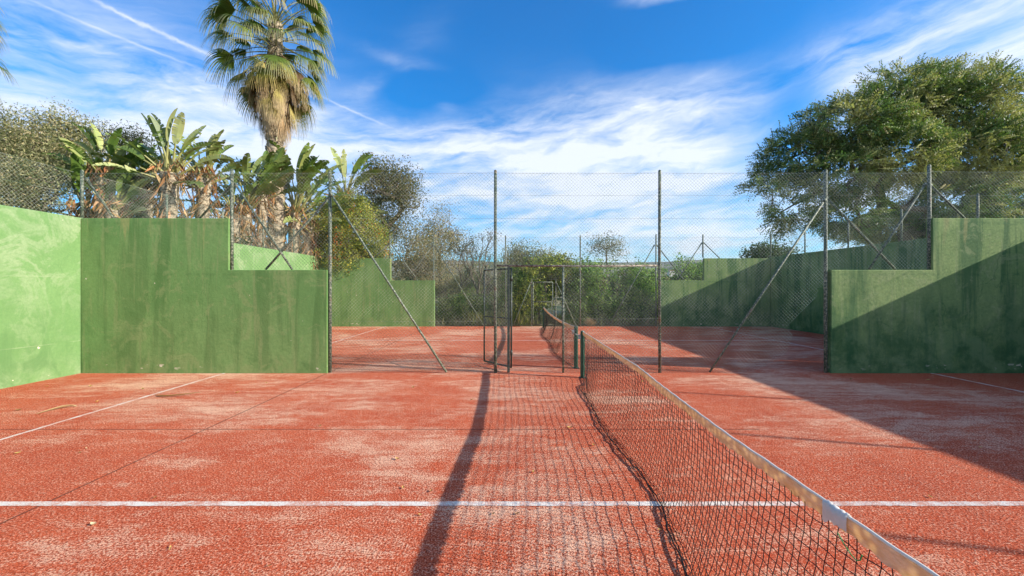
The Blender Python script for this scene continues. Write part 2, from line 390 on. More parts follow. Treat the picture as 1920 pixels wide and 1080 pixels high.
# ------------------------------------------------------------------ walls
def wall(label, group, poly, axis, a, b, m, bev=.012):
    mb = MB(); mb.prism(poly, axis, a, b); o = mb.build('boundary_wall', m, bevel=bev); tag(o, label, 'wall', group); return o
G = 'green rendered court walls'
wall('pale sunlit green end wall with mottled bleached stains, nearest wall at the left', G, [(-1.9, -.05), (8.42, -.05), (8.42, 3.13), (-1.9, 3.13)], 'x', -8.88, -8.68, M_wall_end)
wall('stepped green wall with long vertical streaks, left of the near chain link fence', G, [(-8.675, -.05), (-3.72, -.05), (-3.72, 2.08), (-5.70, 2.08), (-5.70, 3.12), (-8.675, 3.12)], 'y', 8.27, 8.41, M_wall_side)
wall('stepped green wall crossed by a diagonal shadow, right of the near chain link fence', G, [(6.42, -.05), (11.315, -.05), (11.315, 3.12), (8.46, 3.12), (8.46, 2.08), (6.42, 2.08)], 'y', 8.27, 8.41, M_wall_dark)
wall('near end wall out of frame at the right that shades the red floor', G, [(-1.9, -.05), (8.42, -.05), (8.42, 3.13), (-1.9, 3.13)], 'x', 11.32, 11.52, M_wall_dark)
wall('sunlit far end wall seen through the fence below the palm tree', G, [(8.43, -.05), (18.45, -.05), (18.45, 3.10), (8.43, 3.10)], 'x', -8.75, -8.55, M_wall_end)
wall('far stepped green wall under the bush with orange flowers', G, [(-8.545, -.05), (-3.45, -.05), (-3.45, 2.05), (-5.40, 2.05), (-5.40, 3.04), (-8.545, 3.04)], 'y', 18.30, 18.44, M_wall_side)
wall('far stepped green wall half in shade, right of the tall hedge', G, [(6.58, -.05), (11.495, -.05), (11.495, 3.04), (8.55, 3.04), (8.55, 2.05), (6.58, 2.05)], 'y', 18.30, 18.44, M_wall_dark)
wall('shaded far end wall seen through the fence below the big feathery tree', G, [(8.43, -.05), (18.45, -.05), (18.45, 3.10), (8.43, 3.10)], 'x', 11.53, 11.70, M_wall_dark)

# ------------------------------------------------------------------ chain link fences
def rn(rs, x): return math.sin(x*1.7+rs)+.5*math.sin(x*3.9+rs*2.1)
def mesh_wires(mb, P0, U, L, z0, z1, r, pitch=.0707, inside=None, step=.21, seed=0.0, wob=.011):
    """diagonal wires in the vertical plane through P0 along U"""
    P0 = np.array(P0, float); U = np.array(U, float); N = np.array([-U[1], U[0], 0])
    hgt = z1-z0
    for sgn in (1, -1):
        c = -hgt if sgn > 0 else 0
        lim = L if sgn > 0 else L+hgt
        while c < lim:
            n = max(2, int(hgt/step)+1); zz = np.linspace(0, hgt, n); uu = c+zz if sgn > 0 else c-zz
            lo = max(0, -c) if sgn > 0 else max(0, c-L); hi = min(hgt, L-c) if sgn > 0 else min(hgt, c)
            if hi-lo > .03:
                k = max(2, int((hi-lo)/step)+2); zz = np.linspace(lo, hi, k); uu = c+zz if sgn > 0 else c-zz
                du = np.sin(zz*2.3+uu*.7+seed)*wob+np.sin(uu*3.1+zz*4.7+seed)*wob*.6
                dn = sgn*.0028+np.sin(uu*1.3+seed)*.03*np.sin(zz*1.1+1)
                pts = P0+U*(uu+du)[:, None]+N*dn[:, None]+np.array([0, 0, 1])*(z0+zz)[:, None]
                if inside is not None:
                    # finer clip
                    zf = np.arange(lo, hi, .035); uf = c+zf if sgn > 0 else c-zf
                    ok = inside(uf, z0+zf)
                    if not ok.all():
                        run = []
                        segs = []
                        for q in range(len(zf)):
                            if ok[q]: run.append(q)
                            elif run: segs.append(run); run = []
                        if run: segs.append(run)
                        for sg in segs:
                            if len(sg) < 2: continue
                            zs = zf[sg[::5]+([sg[-1]] if (len(sg)-1) % 5 else [])]; us = c+zs if sgn > 0 else c-zs
                            if len(zs) < 2: continue
                            mb.tube(P0+U*us[:, None]+N*(sgn*.0028)+np.array([0, 0, 1])*(z0+zs)[:, None], r, 3, cap=False)
                        c += pitch; continue
                mb.tube(pts, r, 3, cap=False)
            c += pitch
def hwire(mb, P0, U, L, z, r, sag=.012):
    P0 = np.array(P0, float); U = np.array(U, float); t = np.linspace(0, 1, 9)
    pts = P0+U*(t*L)[:, None]; pts[:, 2] = z-sag*4*t*(1-t); mb.tube(pts, r, 4, cap=False)
def post(root, x, y, z0, z1, r=.028, label=None, m=None):
    mb = MB(); mb.tube([(x, y, z0), (x+random.uniform(-.006, .006), y, (z0+z1)/2), (x, y, z1)], r, 12)
    mb.tube([(x, y, z1-.004), (x, y, z1+.014)], [r*1.08, r*.6], 12)
    return part(mb, 'post', m or M_post, root, smooth=True, label=label)
def brace(root, a, b, r=.021):
    mb = MB(); a = np.array(a); b = np.array(b); d = (b-a)/np.linalg.norm(b-a)
    mb.tube([a, a*.5+b*.5, b], r, 10); mb.tube([a-d*.03, a+d*.05], r*1.35, 8)
    return part(mb, 'brace', M_post, root, smooth=True)
YF = 8.335; YB = 8.40
def fx(px, d=YF): return (px-960)/F*d
def fz(py, d=YF): return H+(540-py)/F*d
TOP = 4.06
RW = .0019
random.seed(4)
fence = thing('chain_link_fence', 'tall chain link fence with leaning braces crossing the picture between the two red courts', 'fence', (1.3, YF, 0), 'chain link court fences')
pp = {'a': fx(154), 'b': fx(435), 'c': fx(619), 'd': fx(929), 'e': fx(1237), 'f': fx(1548), 'g': fx(1742)}
post(fence, pp['a'], YF, 3.10, fz(320)); post(fence, pp['b'], YF, 2.06, fz(318), .03, label='rust-stained post beside the step of the streaked wall'); post(fence, pp['c'], YF, 0, fz(321), .032)
post(fence, pp['d'], YF, 0, fz(320), .03); post(fence, pp['e'], YF, 0, fz(320), .03); post(fence, pp['f'], YF, 0, fz(319), .033)
post(fence, pp['g'], YF, 2.06, fz(310), .032)
yb = YF
def fb(x0, y0, x1, y1, off=.04): brace(fence, (fx(x0), YF+off, fz(y0)), (fx(x1), YF+off, fz(y1)))
fb(159, 335, 210, 409); fb(430, 347, 371, 409); fb(439, 345, 546, 505); fb(615, 368, 494, 505, .075)
fb(623, 365, 838, 697, -.05); fb(1543, 376, 1328, 697, -.05); fb(1553, 367, 1686, 505, .075); fb(1738, 345, 1632, 505, .035); fb(1747, 345, 1813, 409)
def panel(x0, x1, z0, z1, seed, inside=None, hz=(3.59, 3.12), yy=YF-.035, root=None, r=None, lab=None):
    mb = MB(); mesh_wires(mb, (x0, yy, 0), (1, 0, 0), x1-x0, z0, z1, r or RW, seed=seed, inside=inside)
    for z in hz:
        if z0 < z < z1: hwire(mb, (x0, yy-.006, 0), (1, 0, 0), x1-x0, z, (r or RW)*1.0)
    hwire(mb, (x0, yy-.006, 0), (1, 0, 0), x1-x0, z1-.012, (r or RW)*1.2, .02)
    return part(mb, 'mesh_panel', M_wire, root or fence, label=lab)
LINT = fz(498)
panel(pp['a'], pp['b'], 3.13, 4.05, 1.0)
panel(pp['b'], pp['c'], 2.09, 4.05, 2.0)
panel(pp['c'], pp['d'], .03, 4.05, 3.0, hz=(3.59, 3.12, 1.05))
panel(pp['d'], pp['e'], LINT, 4.05, 4.0)
panel(fx(1056), pp['e'], .03, LINT, 4.5, hz=(1.1,))
panel(pp['d'], fx(952), .05, LINT, 4.7, hz=())
x5 = pp['e']; LX = pp['f']-x5
def torn(u, z): return ~((u > LX-.62+.12*np.sin(z*5)+np.clip(z-.95, 0, 9)*.5-np.clip(.75-z, 0, 9)**1.3*1.3) & (z < 1.72))
panel(pp['e'], pp['f'], .03, 4.05, 5.0, inside=torn, lab='mesh torn away from the post in its lower right corner')
panel(pp['f'], pp['g'], 2.09, 4.05, 6.0)
panel(pp['g'], 11.45, 3.13, 4.08, 7.0)
# gate frame: lintel and jambs
mb = MB(); mb.tube([(pp['d'], YF, LINT), (fx(1083), YF, LINT-.01), (pp['e'], YF, LINT)], .021, 10); part(mb, 'gate_lintel', M_rust, fence, smooth=True)
mb = MB(); mb.box(fx(951), fx(956), YF-.02, YF+.03, 0, LINT-.02); part(mb, 'gate_jamb', M_gate, fence, bevel=.004)
mb = MB(); mb.tube([(fx(1056), YF, 0), (fx(1056), YF, LINT-.018)], .022, 10); part(mb, 'gate_jamb', M_post, fence, smooth=True)
# open gate
hx, hy = fx(956)+.03, YF+.045; ex, ey = -.615, 9.12
def gateleaf(name, lab, hx, hy, ex, ey, z0, z1, mid, m, r, rw, box=None):
    g = thing(name, lab, 'gate', (hx, hy, 0))
    U = np.array([ex-hx, ey-hy, 0]); L = np.linalg.norm(U); U /= L
    fr = MB()
    for a, b in (((0, z0), (0, z1)), ((L, z0), (L, z1)), ((0, z0), (L, z0)), ((0, z1), (L, z1))):
        p = np.array([hx, hy, 0])+U*a[0]+np.array([0, 0, a[1]]); q = np.array([hx, hy, 0])+U*b[0]+np.array([0, 0, b[1]])
        fr.tube([p, q], r, 8)
    part(fr, 'gate_frame', m, g, smooth=True)
    mr = MB(); mr.tube([np.array([hx, hy, mid]), np.array([hx, hy, mid])+U*L], r*.75, 8); part(mr, 'middle_rail', m, g, smooth=True)
    w = MB(); mesh_wires(w, (hx, hy, 0), tuple(U), L, z0, z1, rw, seed=3.3); part(w, 'mesh_panel', M_wire, g)
    for hz_ in (z0+.25, z1-.25):
        h = MB(); h.tube([(hx, hy, hz_), (hx, hy, hz_+.10)], r*1.5, 10); part(h, 'hinge', m, g, smooth=True)
    if box:
        bx = MB(); c = np.array([hx, hy, box])+U*(L-.03); bx.box(c[0]-.03, c[0]+.03, c[1]-.02, c[1]+.02, c[2]-.05, c[2]+.05); part(bx, 'latch', M_gate, g, bevel=.004)
    return g
gateleaf('gate', 'dark green mesh gate standing open beside the doorway in the near fence', hx, hy, ex, ey, .10, LINT-.06, 1.09, M_gate, .018, .0018, box=.98)

def longfence(label, x, y0, y1, ys, zb, wall_top, nx, mesh=True, seed=0):
    f = thing('chain_link_fence', label, 'fence', (x, (y0+y1)/2, wall_top), 'chain link court fences')
    for y in ys: post(f, x, y, wall_top-.02, TOP, .026)
    mb = MB(); mesh_wires(mb, (x+nx, y0, 0), (0, 1, 0), y1-y0, zb, 4.04, .0015, seed=seed, step=.3)
    for z in (3.59, 4.03): hwire(mb, (x+nx*1.3, y0, 0), (0, 1, 0), y1-y0, z, .0028)
    part(mb, 'mesh_panel', M_wire, f); return f
longfence('chain link fence on top of the pale near end wall at the left', -8.78, -1.8, 8.2, (6.3, 4.3, 2.3, .3, -1.7), 3.13, 3.13, .03, seed=1)
longfence('chain link fence out of frame on the near right end wall', 11.42, -1.8, 8.3, (6.5, 4.5, 2.55, .55, -1.5), 3.13, 3.13, -.03, seed=2)
longfence('chain link fence on the far end wall under the palm tree', -8.65, 8.5, 18.3, (10.3, 12.3, 14.3, 16.3), 3.10, 3.10, .03, seed=3)
longfence('chain link fence on the shaded far end wall under the big feathery tree', 11.61, 8.5, 18.3, (10.25, 12.26, 14.2, 16.3), 3.10, 3.10, -.03, seed=4)
# far fence of the second court
Y2 = 18.37
ff = thing('chain_link_fence', 'low looking far fence in front of the hedge, behind the second court', 'fence', (1.4, Y2, 0), 'chain link court fences')
def gx(px): return (px-960)/F*Y2
def gz(py): return H+(540-py)/F*Y2
for px, b, t in ((602, 613, 442), (731, 485, 442), (813, 613, 440), (948, 613, 442), (1088, 613, 442), (1230, 613, 440), (1318, 483, 440), (1445, 483, 440)):
    post(ff, gx(px), Y2, max(0, gz(b)) if b < 600 else 0, gz(t), .03)
for a in ((733, 457, 783, 526), (729, 457, 700, 485), (815, 460, 907, 611), (811, 460, 762, 526), (1227, 460, 1142, 611), (1232, 460, 1284, 526), (1316, 456, 1270, 526), (1320, 455, 1350, 484)):
    brace(ff, (gx(a[0]), Y2+.03, gz(a[1])), (gx(a[2]), Y2+.03, gz(a[3])), .022)
for a in ((995, 530, 962, 611), (1044, 532, 1080, 611)):
    brace(ff, (gx(a[0]), Y2-.03, gz(a[1])), (gx(a[2]), Y2-.03, gz(a[3])), .018)
def p2(x0, x1, z0, z1, s): panel(x0, x1, z0, z1, s, yy=Y2-.035, root=ff, r=.0015, hz=(3.55, 3.06, 1.0))
p2(gx(602), gx(731), 3.06, 4.0, 1); p2(gx(731), gx(813), 2.07, 4.0, 2); p2(gx(813), gx(948), .03, 4.0, 3); p2(gx(948), gx(996), .03, 4.0, 4)
p2(gx(996), gx(1043), gz(523), 4.0, 5); p2(gx(1043), gx(1088), .03, 4.0, 6); p2(gx(1088), gx(1230), .03, 4.0, 7); p2(gx(1230), gx(1318), 2.07, 4.0, 8); p2(gx(1318), 11.6, 3.06, 4.0, 9)
mb = MB(); mb.tube([(gx(997), Y2, 0), (gx(997), Y2, gz(524)), (gx(1042), Y2, gz(524)), (gx(1042), Y2, 0)], .03, 8); part(mb, 'gate_jamb', M_post, ff)
gateleaf('gate', 'small closed mesh gate in the far fence in front of the hedge', gx(999.5), Y2-.02, gx(1036), Y2-.02, .08, gz(529), 1.1, M_post, .02, .0017)

# ------------------------------------------------------------------ tennis nets
def interp(x, xs, ys): return float(np.interp(x, xs, ys))
def tennis_net(label, ya, yb, xt, bottom, ztop, lab_tape, seed, xtop=None, cell=.045, rc=.0022, winch=True):
    """ya = far end, yb = near end; bottom(y) = sideways offset of the lower edge; ztop(y) = tape height"""
    xtop = xtop or (lambda y: xt)
    net = thing('tennis_net', label, 'tennis net', (xt, (ya+yb)/2, 0), 'nets across the two courts')
    rs = random.Random(seed)
    for i, y in enumerate((ya, yb)):
        mb = MB(); z = .885
        mb.tube([(xt, y, 0), (xt, y, z)], .036, 16); mb.tube([(xt, y, z-.002), (xt, y, z+.012)], [.039, .034], 16)
        for a in (.0, 1.57, 3.14, 4.71):   # grooves of the aluminium section read as raised ribs
            mb.box(xt+.036*math.cos(a)-.006, xt+.036*math.cos(a)+.006, y+.036*math.sin(a)-.006, y+.036*math.sin(a)+.006, .01, z-.01)
        p_ = part(mb, 'net_post', M_netpost, net)
        mb = MB(); mb.tube([(xt, y, 0), (xt, y, .012)], .07, 16); part(mb, 'base_plate', M_gate, p_) if False else part(mb, 'base_plate', M_gate, net)
    if winch:
        mb = MB(); y = max(ya, yb) if winch == 1 else min(ya, yb); s = 1 if winch == 1 else -1
        mb.box(xt-.085, xt-.035, y-.03, y+.03, .74, .82); mb.tube([(xt-.06, y, .78), (xt-.06, y+s*.09, .78)], .012, 8); mb.tube([(xt-.06, y+s*.09, .79), (xt-.13, y+s*.10, .83)], .008, 6)
        part(mb, 'tension_winch', M_metal, net, bevel=.004)
    y0, y1 = min(ya, yb)+.045, max(ya, yb)-.045; ny = int((y1-y0)/cell); ys = np.linspace(y0, y1, ny+1)
    NR = 22
    ts = np.linspace(0, 1.0, NR)
    ph = [rs.uniform(0, 6) for _ in range(8)]
    G_ = np.zeros((NR, ny+1, 3))
    for j, y in enumerate(ys):
        zt = ztop(y)-.055; b = bottom(y); e = min(1, (y-y0)/.7)*min(1, (y1-y)/.7)
        wav = .020*math.sin(y*2.3+ph[0])+.006*math.sin(y*6.3+ph[1])
        shear = .10*math.sin(y*1.15+ph[2])+.06*math.sin(y*2.7+ph[3])
        for i, t in enumerate(ts):
            tt = t*1.16
            if tt < 1: z = zt-(zt-.012)*tt; lay = 0
            else: z = .012+.012*abs(math.sin(y*7+i*2)); lay = (tt-1)*zt
            xx = xtop(y)+(xt+b*e-xtop(y))*(min(tt, 1)**1.7)+wav*math.sin(min(tt, 1)*2.6)*e - (lay*(.55+.2*math.sin(y*2.3+ph[4]))) * e
            yy = y+shear*e*min(tt, 1)**2*1.0 + (lay*.6*math.sin(y*9+ph[5]))
            xx += .0035*math.sin(j*2.1+i*1.3)+rs.uniform(-.002, .002); yy += rs.uniform(-.003, .003); z += rs.uniform(-.003, .003)
            G_[i, j] = (xx, yy, max(z, .006))
    mb = MB()
    for i in range(1, NR): mb.tube(G_[i], rc, 4, cap=False)
    for j in range(ny+1):
        col_ = G_[:, j].copy(); col_[::2, 1] += .003
        mb.tube(col_, rc, 4, cap=False)
    # knots
    part(mb, 'net_mesh', M_cord, net)
    mb = MB(); mb.tube(G_[-1]+np.array([-.005, 0, .004]), .0055, 6)
    bb = G_[-3].copy(); mb.tube(bb, .003, 5); part(mb, 'bottom_rope', M_cord, net)
    for j in (0, ny):
        mb = MB(); mb.tube(G_[:, j], .004, 5); part(mb, 'side_cord', M_cord, net)
    # tape folded over the headline cable
    nT = int((y1-y0)/.02); yt = np.linspace(y0-.03, y1+.03, nT); V = []
    prof = [(-.0045, -1), (-.0060, -.5), (-.0055, -.12), (-.002, 0), (.002, 0), (.0055, -.12), (.0065, -.5), (.0045, -1)]
    for k, y in enumerate(yt):
        hgt = .056+.003*math.sin(y*11+ph[6])+.012*abs(math.sin(y*math.pi/.09+.5*math.sin(y*2))); zt = ztop(y)+.0015*math.sin(y*31)
        tw = .006*math.sin(y*5+ph[7])+.003*math.sin(y*17)
        for (px_, pz) in prof: V.append((xtop(y)+px_+tw*(-pz), y, zt+pz*hgt))
    n = len(prof); i = np.arange(nT-1)[:, None]*n; j = np.arange(n-1)[None]
    mb = MB(); mb.add(V, np.stack([i+j, i+j+1, i+n+j+1, i+n+j], -1).reshape(-1, 4)); tp = part(mb, 'tape', M_tape, net, smooth=True, label=lab_tape)
    mb = MB(); mb.tube([(xtop(y)+.003*math.sin(y*5+ph[7]), y, ztop(y)+.002+.0015*math.sin(y*31)) for y in np.linspace(y0-.03, y1+.03, 260)], .0062, 6); mb.V = [v-np.array(net.location) for v in mb.V]; mb.build('tape_edge_highlight', M_white, tp, smooth=True)  # white tube stands in for the sunlit highlight along the tape's top
    return net, tp
bott = lambda y: interp(y, [-1.7, 1, 2.45, 3.0, 3.39, 4.0, 5.29, 6.78, 7.8], [-.1, -.22, -.30, -.20, -.12, -.11, -.19, -.12, 0])
zt1 = lambda y: .885-.036*math.sin(math.pi*min(1, max(0, (7.87-y)/9.5)))**.8
xt1 = lambda y: (H-zt1(y))/interp(y, [-1.62, -.4, 1.6, 2.4, 3.06, 3.56, 4.1, 4.6, 7.87], [.615, .66, .683, .679, .669, .654, .638, .624, .615])
net1, tape1 = tennis_net('long black tennis net with canvas tape running from the camera to the near fence', 7.87, -1.62, XN, bott, zt1, 'sun-bleached canvas tape with scalloped lower edge', 3, xtop=xt1, winch=1)
bott2 = lambda y: interp(y, [8.8, 10.5, 12.5, 15, 17.9], [0, -.22, -.14, -.24, 0])
zt2 = lambda y: .885-.10*math.sin(math.pi*min(1, max(0, (17.9-y)/9.1)))**.8
net2, tape2 = tennis_net('sagging black tennis net on the second court, seen through the open doorway', 17.9, 8.81, XN+.02, bott2, zt2, None, 8, winch=2)
# white repair sleeve and green cord on the near tape
mb = MB(); ys = np.linspace(1.54, 1.66, 14); V = []
prof = [(-.012, -.075), (-.013, -.03), (-.010, .0), (0, .010), (.010, .0), (.013, -.03), (.012, -.075)]
for k, y in enumerate(ys):
    z = zt1(y)+.004+.004*math.sin(k*1.9); g = 1+.35*math.exp(-((y-1.60)/.03)**2)
    for a, b in prof: V.append((xt1(y)+a*g, y+.004*math.sin(b*90+k), z+b*(1+.06*math.sin(k*2.3))*(.75 if k < 10 else 1)))
n = 7; i = np.arange(13)[:, None]*n; j = np.arange(n-1)[None]
mb.add(V, np.stack([i+j, i+j+1, i+n+j+1, i+n+j], -1).reshape(-1, 4)); mb.V = [v-np.array(net1.location) for v in mb.V]
sl = mb.build('repair_sleeve', M_white, tape1, smooth=True)
mb = MB(); mb.tube([(xt1(a)-.012, a, b+.06) for a, b in ((1.58, .715), (1.55, .69), (1.52, .672), (1.495, .664), (1.48, .675), (1.47, .70))], .0022, 6); part(mb, 'tie_cord', M_greencord, net1)

# ------------------------------------------------------------------ vegetation builders
rng = np.random.default_rng(7)
def unit(v): return v/(np.linalg.norm(v, axis=-1, keepdims=True)+1e-9)
def leaves(mb, C, Dr, L, W, col, fold=.25):
    """one folded blade (two quads' worth in one rhombus) per centre"""
    n = len(C); Dr = unit(Dr); R = unit(np.cross(Dr, rng.normal(size=(n, 3))))
    L = np.broadcast_to(L, (n,))[:, None]; W = np.broadcast_to(W, (n,))[:, None]
    N = np.cross(Dr, R)
    V = np.stack([C-Dr*L*.5, C+R*W*.5+N*W*fold, C+Dr*L*.5, C-R*W*.5+N*W*fold], 1).reshape(-1, 3)
    Q = np.arange(n*4).reshape(-1, 4)
    mb.add(V, Q, np.repeat(col, 4, axis=0))
def pal(n, cols, w=None, jit=.18):
    cols = np.array(cols); i = rng.choice(len(cols), n, p=w); c = cols[i]
    return np.clip(c*(1+rng.normal(0, jit, (n, 1)))*(1+rng.normal(0, .05, (n, 3))), .004, 1)
def ell_pts(n, e, shell=.35):
    """random points in the outer part of an ellipsoid e=(x,y,z,rx,ry,rz)"""
    d = unit(rng.normal(size=(n, 3))); r = (shell+(1-shell)*rng.random((n, 1))**.6)
    lump = 1+.10*np.sin(d[:, :1]*5+e[0])+.09*np.sin(d[:, 1:2]*7+e[2])+.08*np.sin(d[:, 2:]*9)
    return np.array(e[:3])+d*r*lump*np.array(e[3:])
def skeleton(base, top, T, r0, tipr=.008, minn=1):
    """connects every target to the nearest node already grown; returns list of (path, radii)"""
    nodes = [np.array(base, float)]; par = [-1]
    k = 5
    for i in range(1, k+1):
        t = i/k; p = np.array(base)*(1-t)+np.array(top)*t+np.array([math.sin(t*4)*.12, math.cos(t*3)*.08, 0])*r0*4
        nodes.append(p); par.append(len(nodes)-2)
    T = T[np.argsort(np.linalg.norm(T-np.array(top), axis=1))]
    N = np.array(nodes); par = list(par); tips = []
    for p in T:
        dd = np.linalg.norm(N[k-2:]-p, axis=1)+.35*np.maximum(0, N[k-2:, 2]-p[2]); i = int(np.argmin(dd))+k-2
        a = N[i]; m = (a+p)/2+rng.normal(0, .09, 3)*np.linalg.norm(p-a)+np.array([0, 0, .06])*np.linalg.norm(p-a)
        N = np.vstack([N, m, p]); par += [i, len(N)-2]; tips.append(len(N)-1)
    cnt = np.zeros(len(N))
    for t in tips: cnt[t] = 1
    for i in range(len(N)-1, 0, -1): cnt[par[i]] += cnt[i]
    rad = np.maximum(tipr, r0*(cnt/cnt.max())**.5)
    return N, par, rad
def tree(name, label, cat, base, top, ells, nt_, r0, sprays, leafL, leafW, cols, w=None, group=None, mode='cluster', spread=.45, per=10, m=None, tipr=.008, shell=.3, bare=0, droop=.2, bark=None):
    root = thing(name, label, cat, tuple(base), group)
    vol = np.array([e[3]*e[4]*e[5] for e in ells]); vol = vol/vol.sum()
    T = np.concatenate([ell_pts(max(2, int(nt_*v)), e, shell*.6)*1.0 for e, v in zip(ells, vol)])
    N, par, rad = skeleton(base, top, T, r0, tipr)
    mb = MB()
    for i in range(1, len(N)):
        p = par[i]; r1 = rad[p] if p < 6 else min(rad[p], rad[i]*1.35)
        mb.tube([N[p], N[i]], [r1, rad[i]], 6 if rad[i] > .03 else 4, cap=False)
    part(mb, 'trunk', bark or M_bark, root, smooth=True)
    mb = MB()
    C = np.concatenate([ell_pts(max(3, int(sprays*v)), e, shell) for e, v in zip(ells, vol)])
    ec = np.concatenate([np.repeat(np.array([e[:3]]), max(3, int(sprays*v)), axis=0) for e, v in zip(ells, vol)])
    out = unit(C-ec); n = len(C)
    gaps = np.sin(C[:, 0]*2.1+1)+np.sin(C[:, 1]*1.7+2)+np.sin(C[:, 2]*2.6)+rng.normal(0, .6, n)
    keep = gaps > (-1.3 if shell < .4 else -1.45); C, out = C[keep], out[keep]; n = len(C)
    tone = pal(n, cols, w); lump_ = np.sin(C[:, 0]*1.3+C[:, 2]*.9)+np.sin(C[:, 1]*1.1+C[:, 2]*1.7+2)+rng.normal(0, .5, n)
    if mode == 'spray': tone = np.where(((lump_+np.clip((C[:, 0]-16)*.12, -.6, .8)) > .95)[:, None], np.clip(np.array([(.42, .40, .16)])*rng.uniform(.6, 1.25, (n, 1)), 0, 1), tone)  # cream tufts, more to the right, paint sunlit highlights into the crown
    if mode == 'cluster':
        K = per; P_ = np.repeat(C, K, axis=0)+np.clip(rng.normal(0, spread, (n*K, 3)), -1.25*spread, 1.25*spread); Dd = rng.normal(size=(n*K, 3))+np.repeat(out, K, axis=0)*.6+np.array([0, 0, .1-droop])
        leaves(mb, P_, Dd, leafL*rng.uniform(.7, 1.3, n*K), leafW*rng.uniform(.7, 1.3, n*K), np.clip(np.repeat(tone, K, axis=0)*rng.uniform(.75, 1.3, (n*K, 1)), 0, 1))
    else:   # feathery sprays: leaflets in two ranks along a drooping twig
        K = per; ax = unit(out+rng.normal(0, .45, (n, 3))+np.array([0, 0, -droop*.3])); sd_ = unit(np.cross(ax, rng.normal(size=(n, 3))))
        for k in range(K):
            t = (k//2+.5)/(K/2); sg = 1 if k % 2 else -1
            pos = C+ax*(t-.3)*spread+np.array([0, 0, -1])*droop*spread*t*t+sd_*sg*leafL*.4
            leaves(mb, pos, sd_*sg+ax*.7+rng.normal(0, .2, (n, 3)), leafL*rng.uniform(.8, 1.2, n)*(1-.35*t), leafW, np.clip(tone*rng.uniform(.85, 1.2, (n, 1)), 0, 1))
    part(mb, 'crown', m or M_leaf, root)
    return root
def E(px, py, d, rxp, rzp, ry=None):
    """ellipsoid centred at pixel, radii in pixels"""
    c = P(px, py, d); k = d/F
    return (c[0], c[1], c[2], rxp*k, (ry if ry else rxp*k*.8), rzp*k)

# ---- big feathery tree at the right
big_cols = [(.10, .165, .042), (.16, .22, .06), (.25, .30, .09), (.46, .43, .18), (.065, .11, .032)]
bw = [.28, .27, .22, .11, .12]
d = 24.0
ells = [E(1700, 190, d, 95, 60), E(1600, 235, d-1, 95, 55), E(1800, 200, d, 95, 62), E(1500, 290, d, 70, 52), E(1450, 320, d+1, 38, 40), E(1570, 330, d-1, 80, 55), E(1690, 290, d-1.6, 90, 65), E(1830, 290, d-1, 100, 75),
        E(1430, 352, d-1, 42, 16), E(1480, 395, d-.8, 48, 32), E(1930, 270, d, 80, 70), E(1590, 400, d-1, 70, 40), E(1790, 380, d-1.2, 90, 50), E(1900, 370, d-.5, 70, 50), E(1750, 150, d+.5, 60, 30), E(1520, 225, d+1, 30, 20),
        E(1470, 425, d, 35, 20), E(1700, 430, d+2, 120, 30), E(2020, 330, d, 80, 80), E(1860, 155, d+.5, 55, 28)]
tree('feathery_tree', 'big feathery pepper tree with a broad domed crown rising behind the right walls', 'tree', (24.0, 24.3, -.1), P(1690, 400, 24.2), ells, 560, .40, 17000, .20, .066, big_cols, bw, m=leafmat('tree leaf', .24, .5, .3), mode='spray', spread=.72, per=14, tipr=.012, shell=.5, droop=.1)

# ---- olive trees and scrub
olive = [(.30, .29, .15), (.40, .36, .20), (.20, .21, .10), (.50, .44, .26), (.13, .15, .07)]
d = 12.5
tree('olive_tree', 'pale silvery olive tree above the bleached end wall at the far left', 'tree', (-15.0, 12.8, -.05), (-14.4, 12.6, 2.2),
     [E(45, 290, d, 80, 70), E(130, 275, d+1, 60, 55), E(20, 250, d, 60, 42), E(60, 360, d-.5, 100, 60), E(-70, 300, d, 90, 90), E(130, 350, d, 45, 50), E(110, 225, d+.5, 40, 22), E(165, 245, d+1, 28, 22)], 230, .18, 5200, .088, .028, olive, None, 'olive trees round the courts', spread=.2, per=16, shell=.2, droop=.0)
d = 23
tree('olive_tree', 'dark twiggy tree top peeping out behind the leftmost paddle leaved plant', 'tree', (-21.8, 23, -.1), (-21.5, 23, 4),
     [E(235, 290, d, 55, 48), E(190, 265, d, 30, 30), E(255, 262, d, 28, 26)], 90, .15, 420, .14, .05, [(.05, .065, .03), (.09, .10, .05)], None, 'olive trees round the courts', spread=.3, per=14, shell=.2)
d = 26
tree('olive_tree', 'grey green olive tree with a forked trunk, right of the slender paddle leaved plant', 'tree', P(712, 590, d), P(718, 470, d),
     [E(730, 345, d, 50, 42), E(760, 370, d, 32, 32), E(695, 400, d, 32, 35), E(725, 425, d, 42, 32), E(705, 315, d, 25, 20), E(755, 335, d+.5, 30, 22), E(680, 360, d, 20, 25)], 150, .22, 1050, .17, .055, [(.13, .135, .055), (.19, .175, .075), (.27, .23, .11), (.08, .09, .04)], None, 'olive trees round the courts', spread=.42, per=16, shell=.2)
brown = [(.36, .28, .16), (.27, .23, .12), (.46, .37, .22), (.19, .18, .09)]
def scrub(label, px, py, d, rx, ry, n=400, cols=brown, name='scrub_tree', base=600, L=.16, W=.055, nb=110, cat='tree', extra=(), per=13, tr=.12, group='grey brown scrub beyond the far fence'):
    es = [E(px, py, d, rx, ry), E(px-rx*.55, py+ry*.25, d, rx*.55, ry*.65), E(px+rx*.55, py+ry*.2, d+.5, rx*.55, ry*.7)]+[E(*e) for e in extra]
    return tree(name, label, cat, P(px, base, d), P(px, py+ry*.6, d), es, nb, tr, n, L, W, cols, None, group, spread=.35*d/26, per=per, shell=.15, tipr=.012)
scrub('brown twiggy scrub tree directly right of the bush with orange flowers', 778, 480, 27, 50, 54, 800, nb=170)
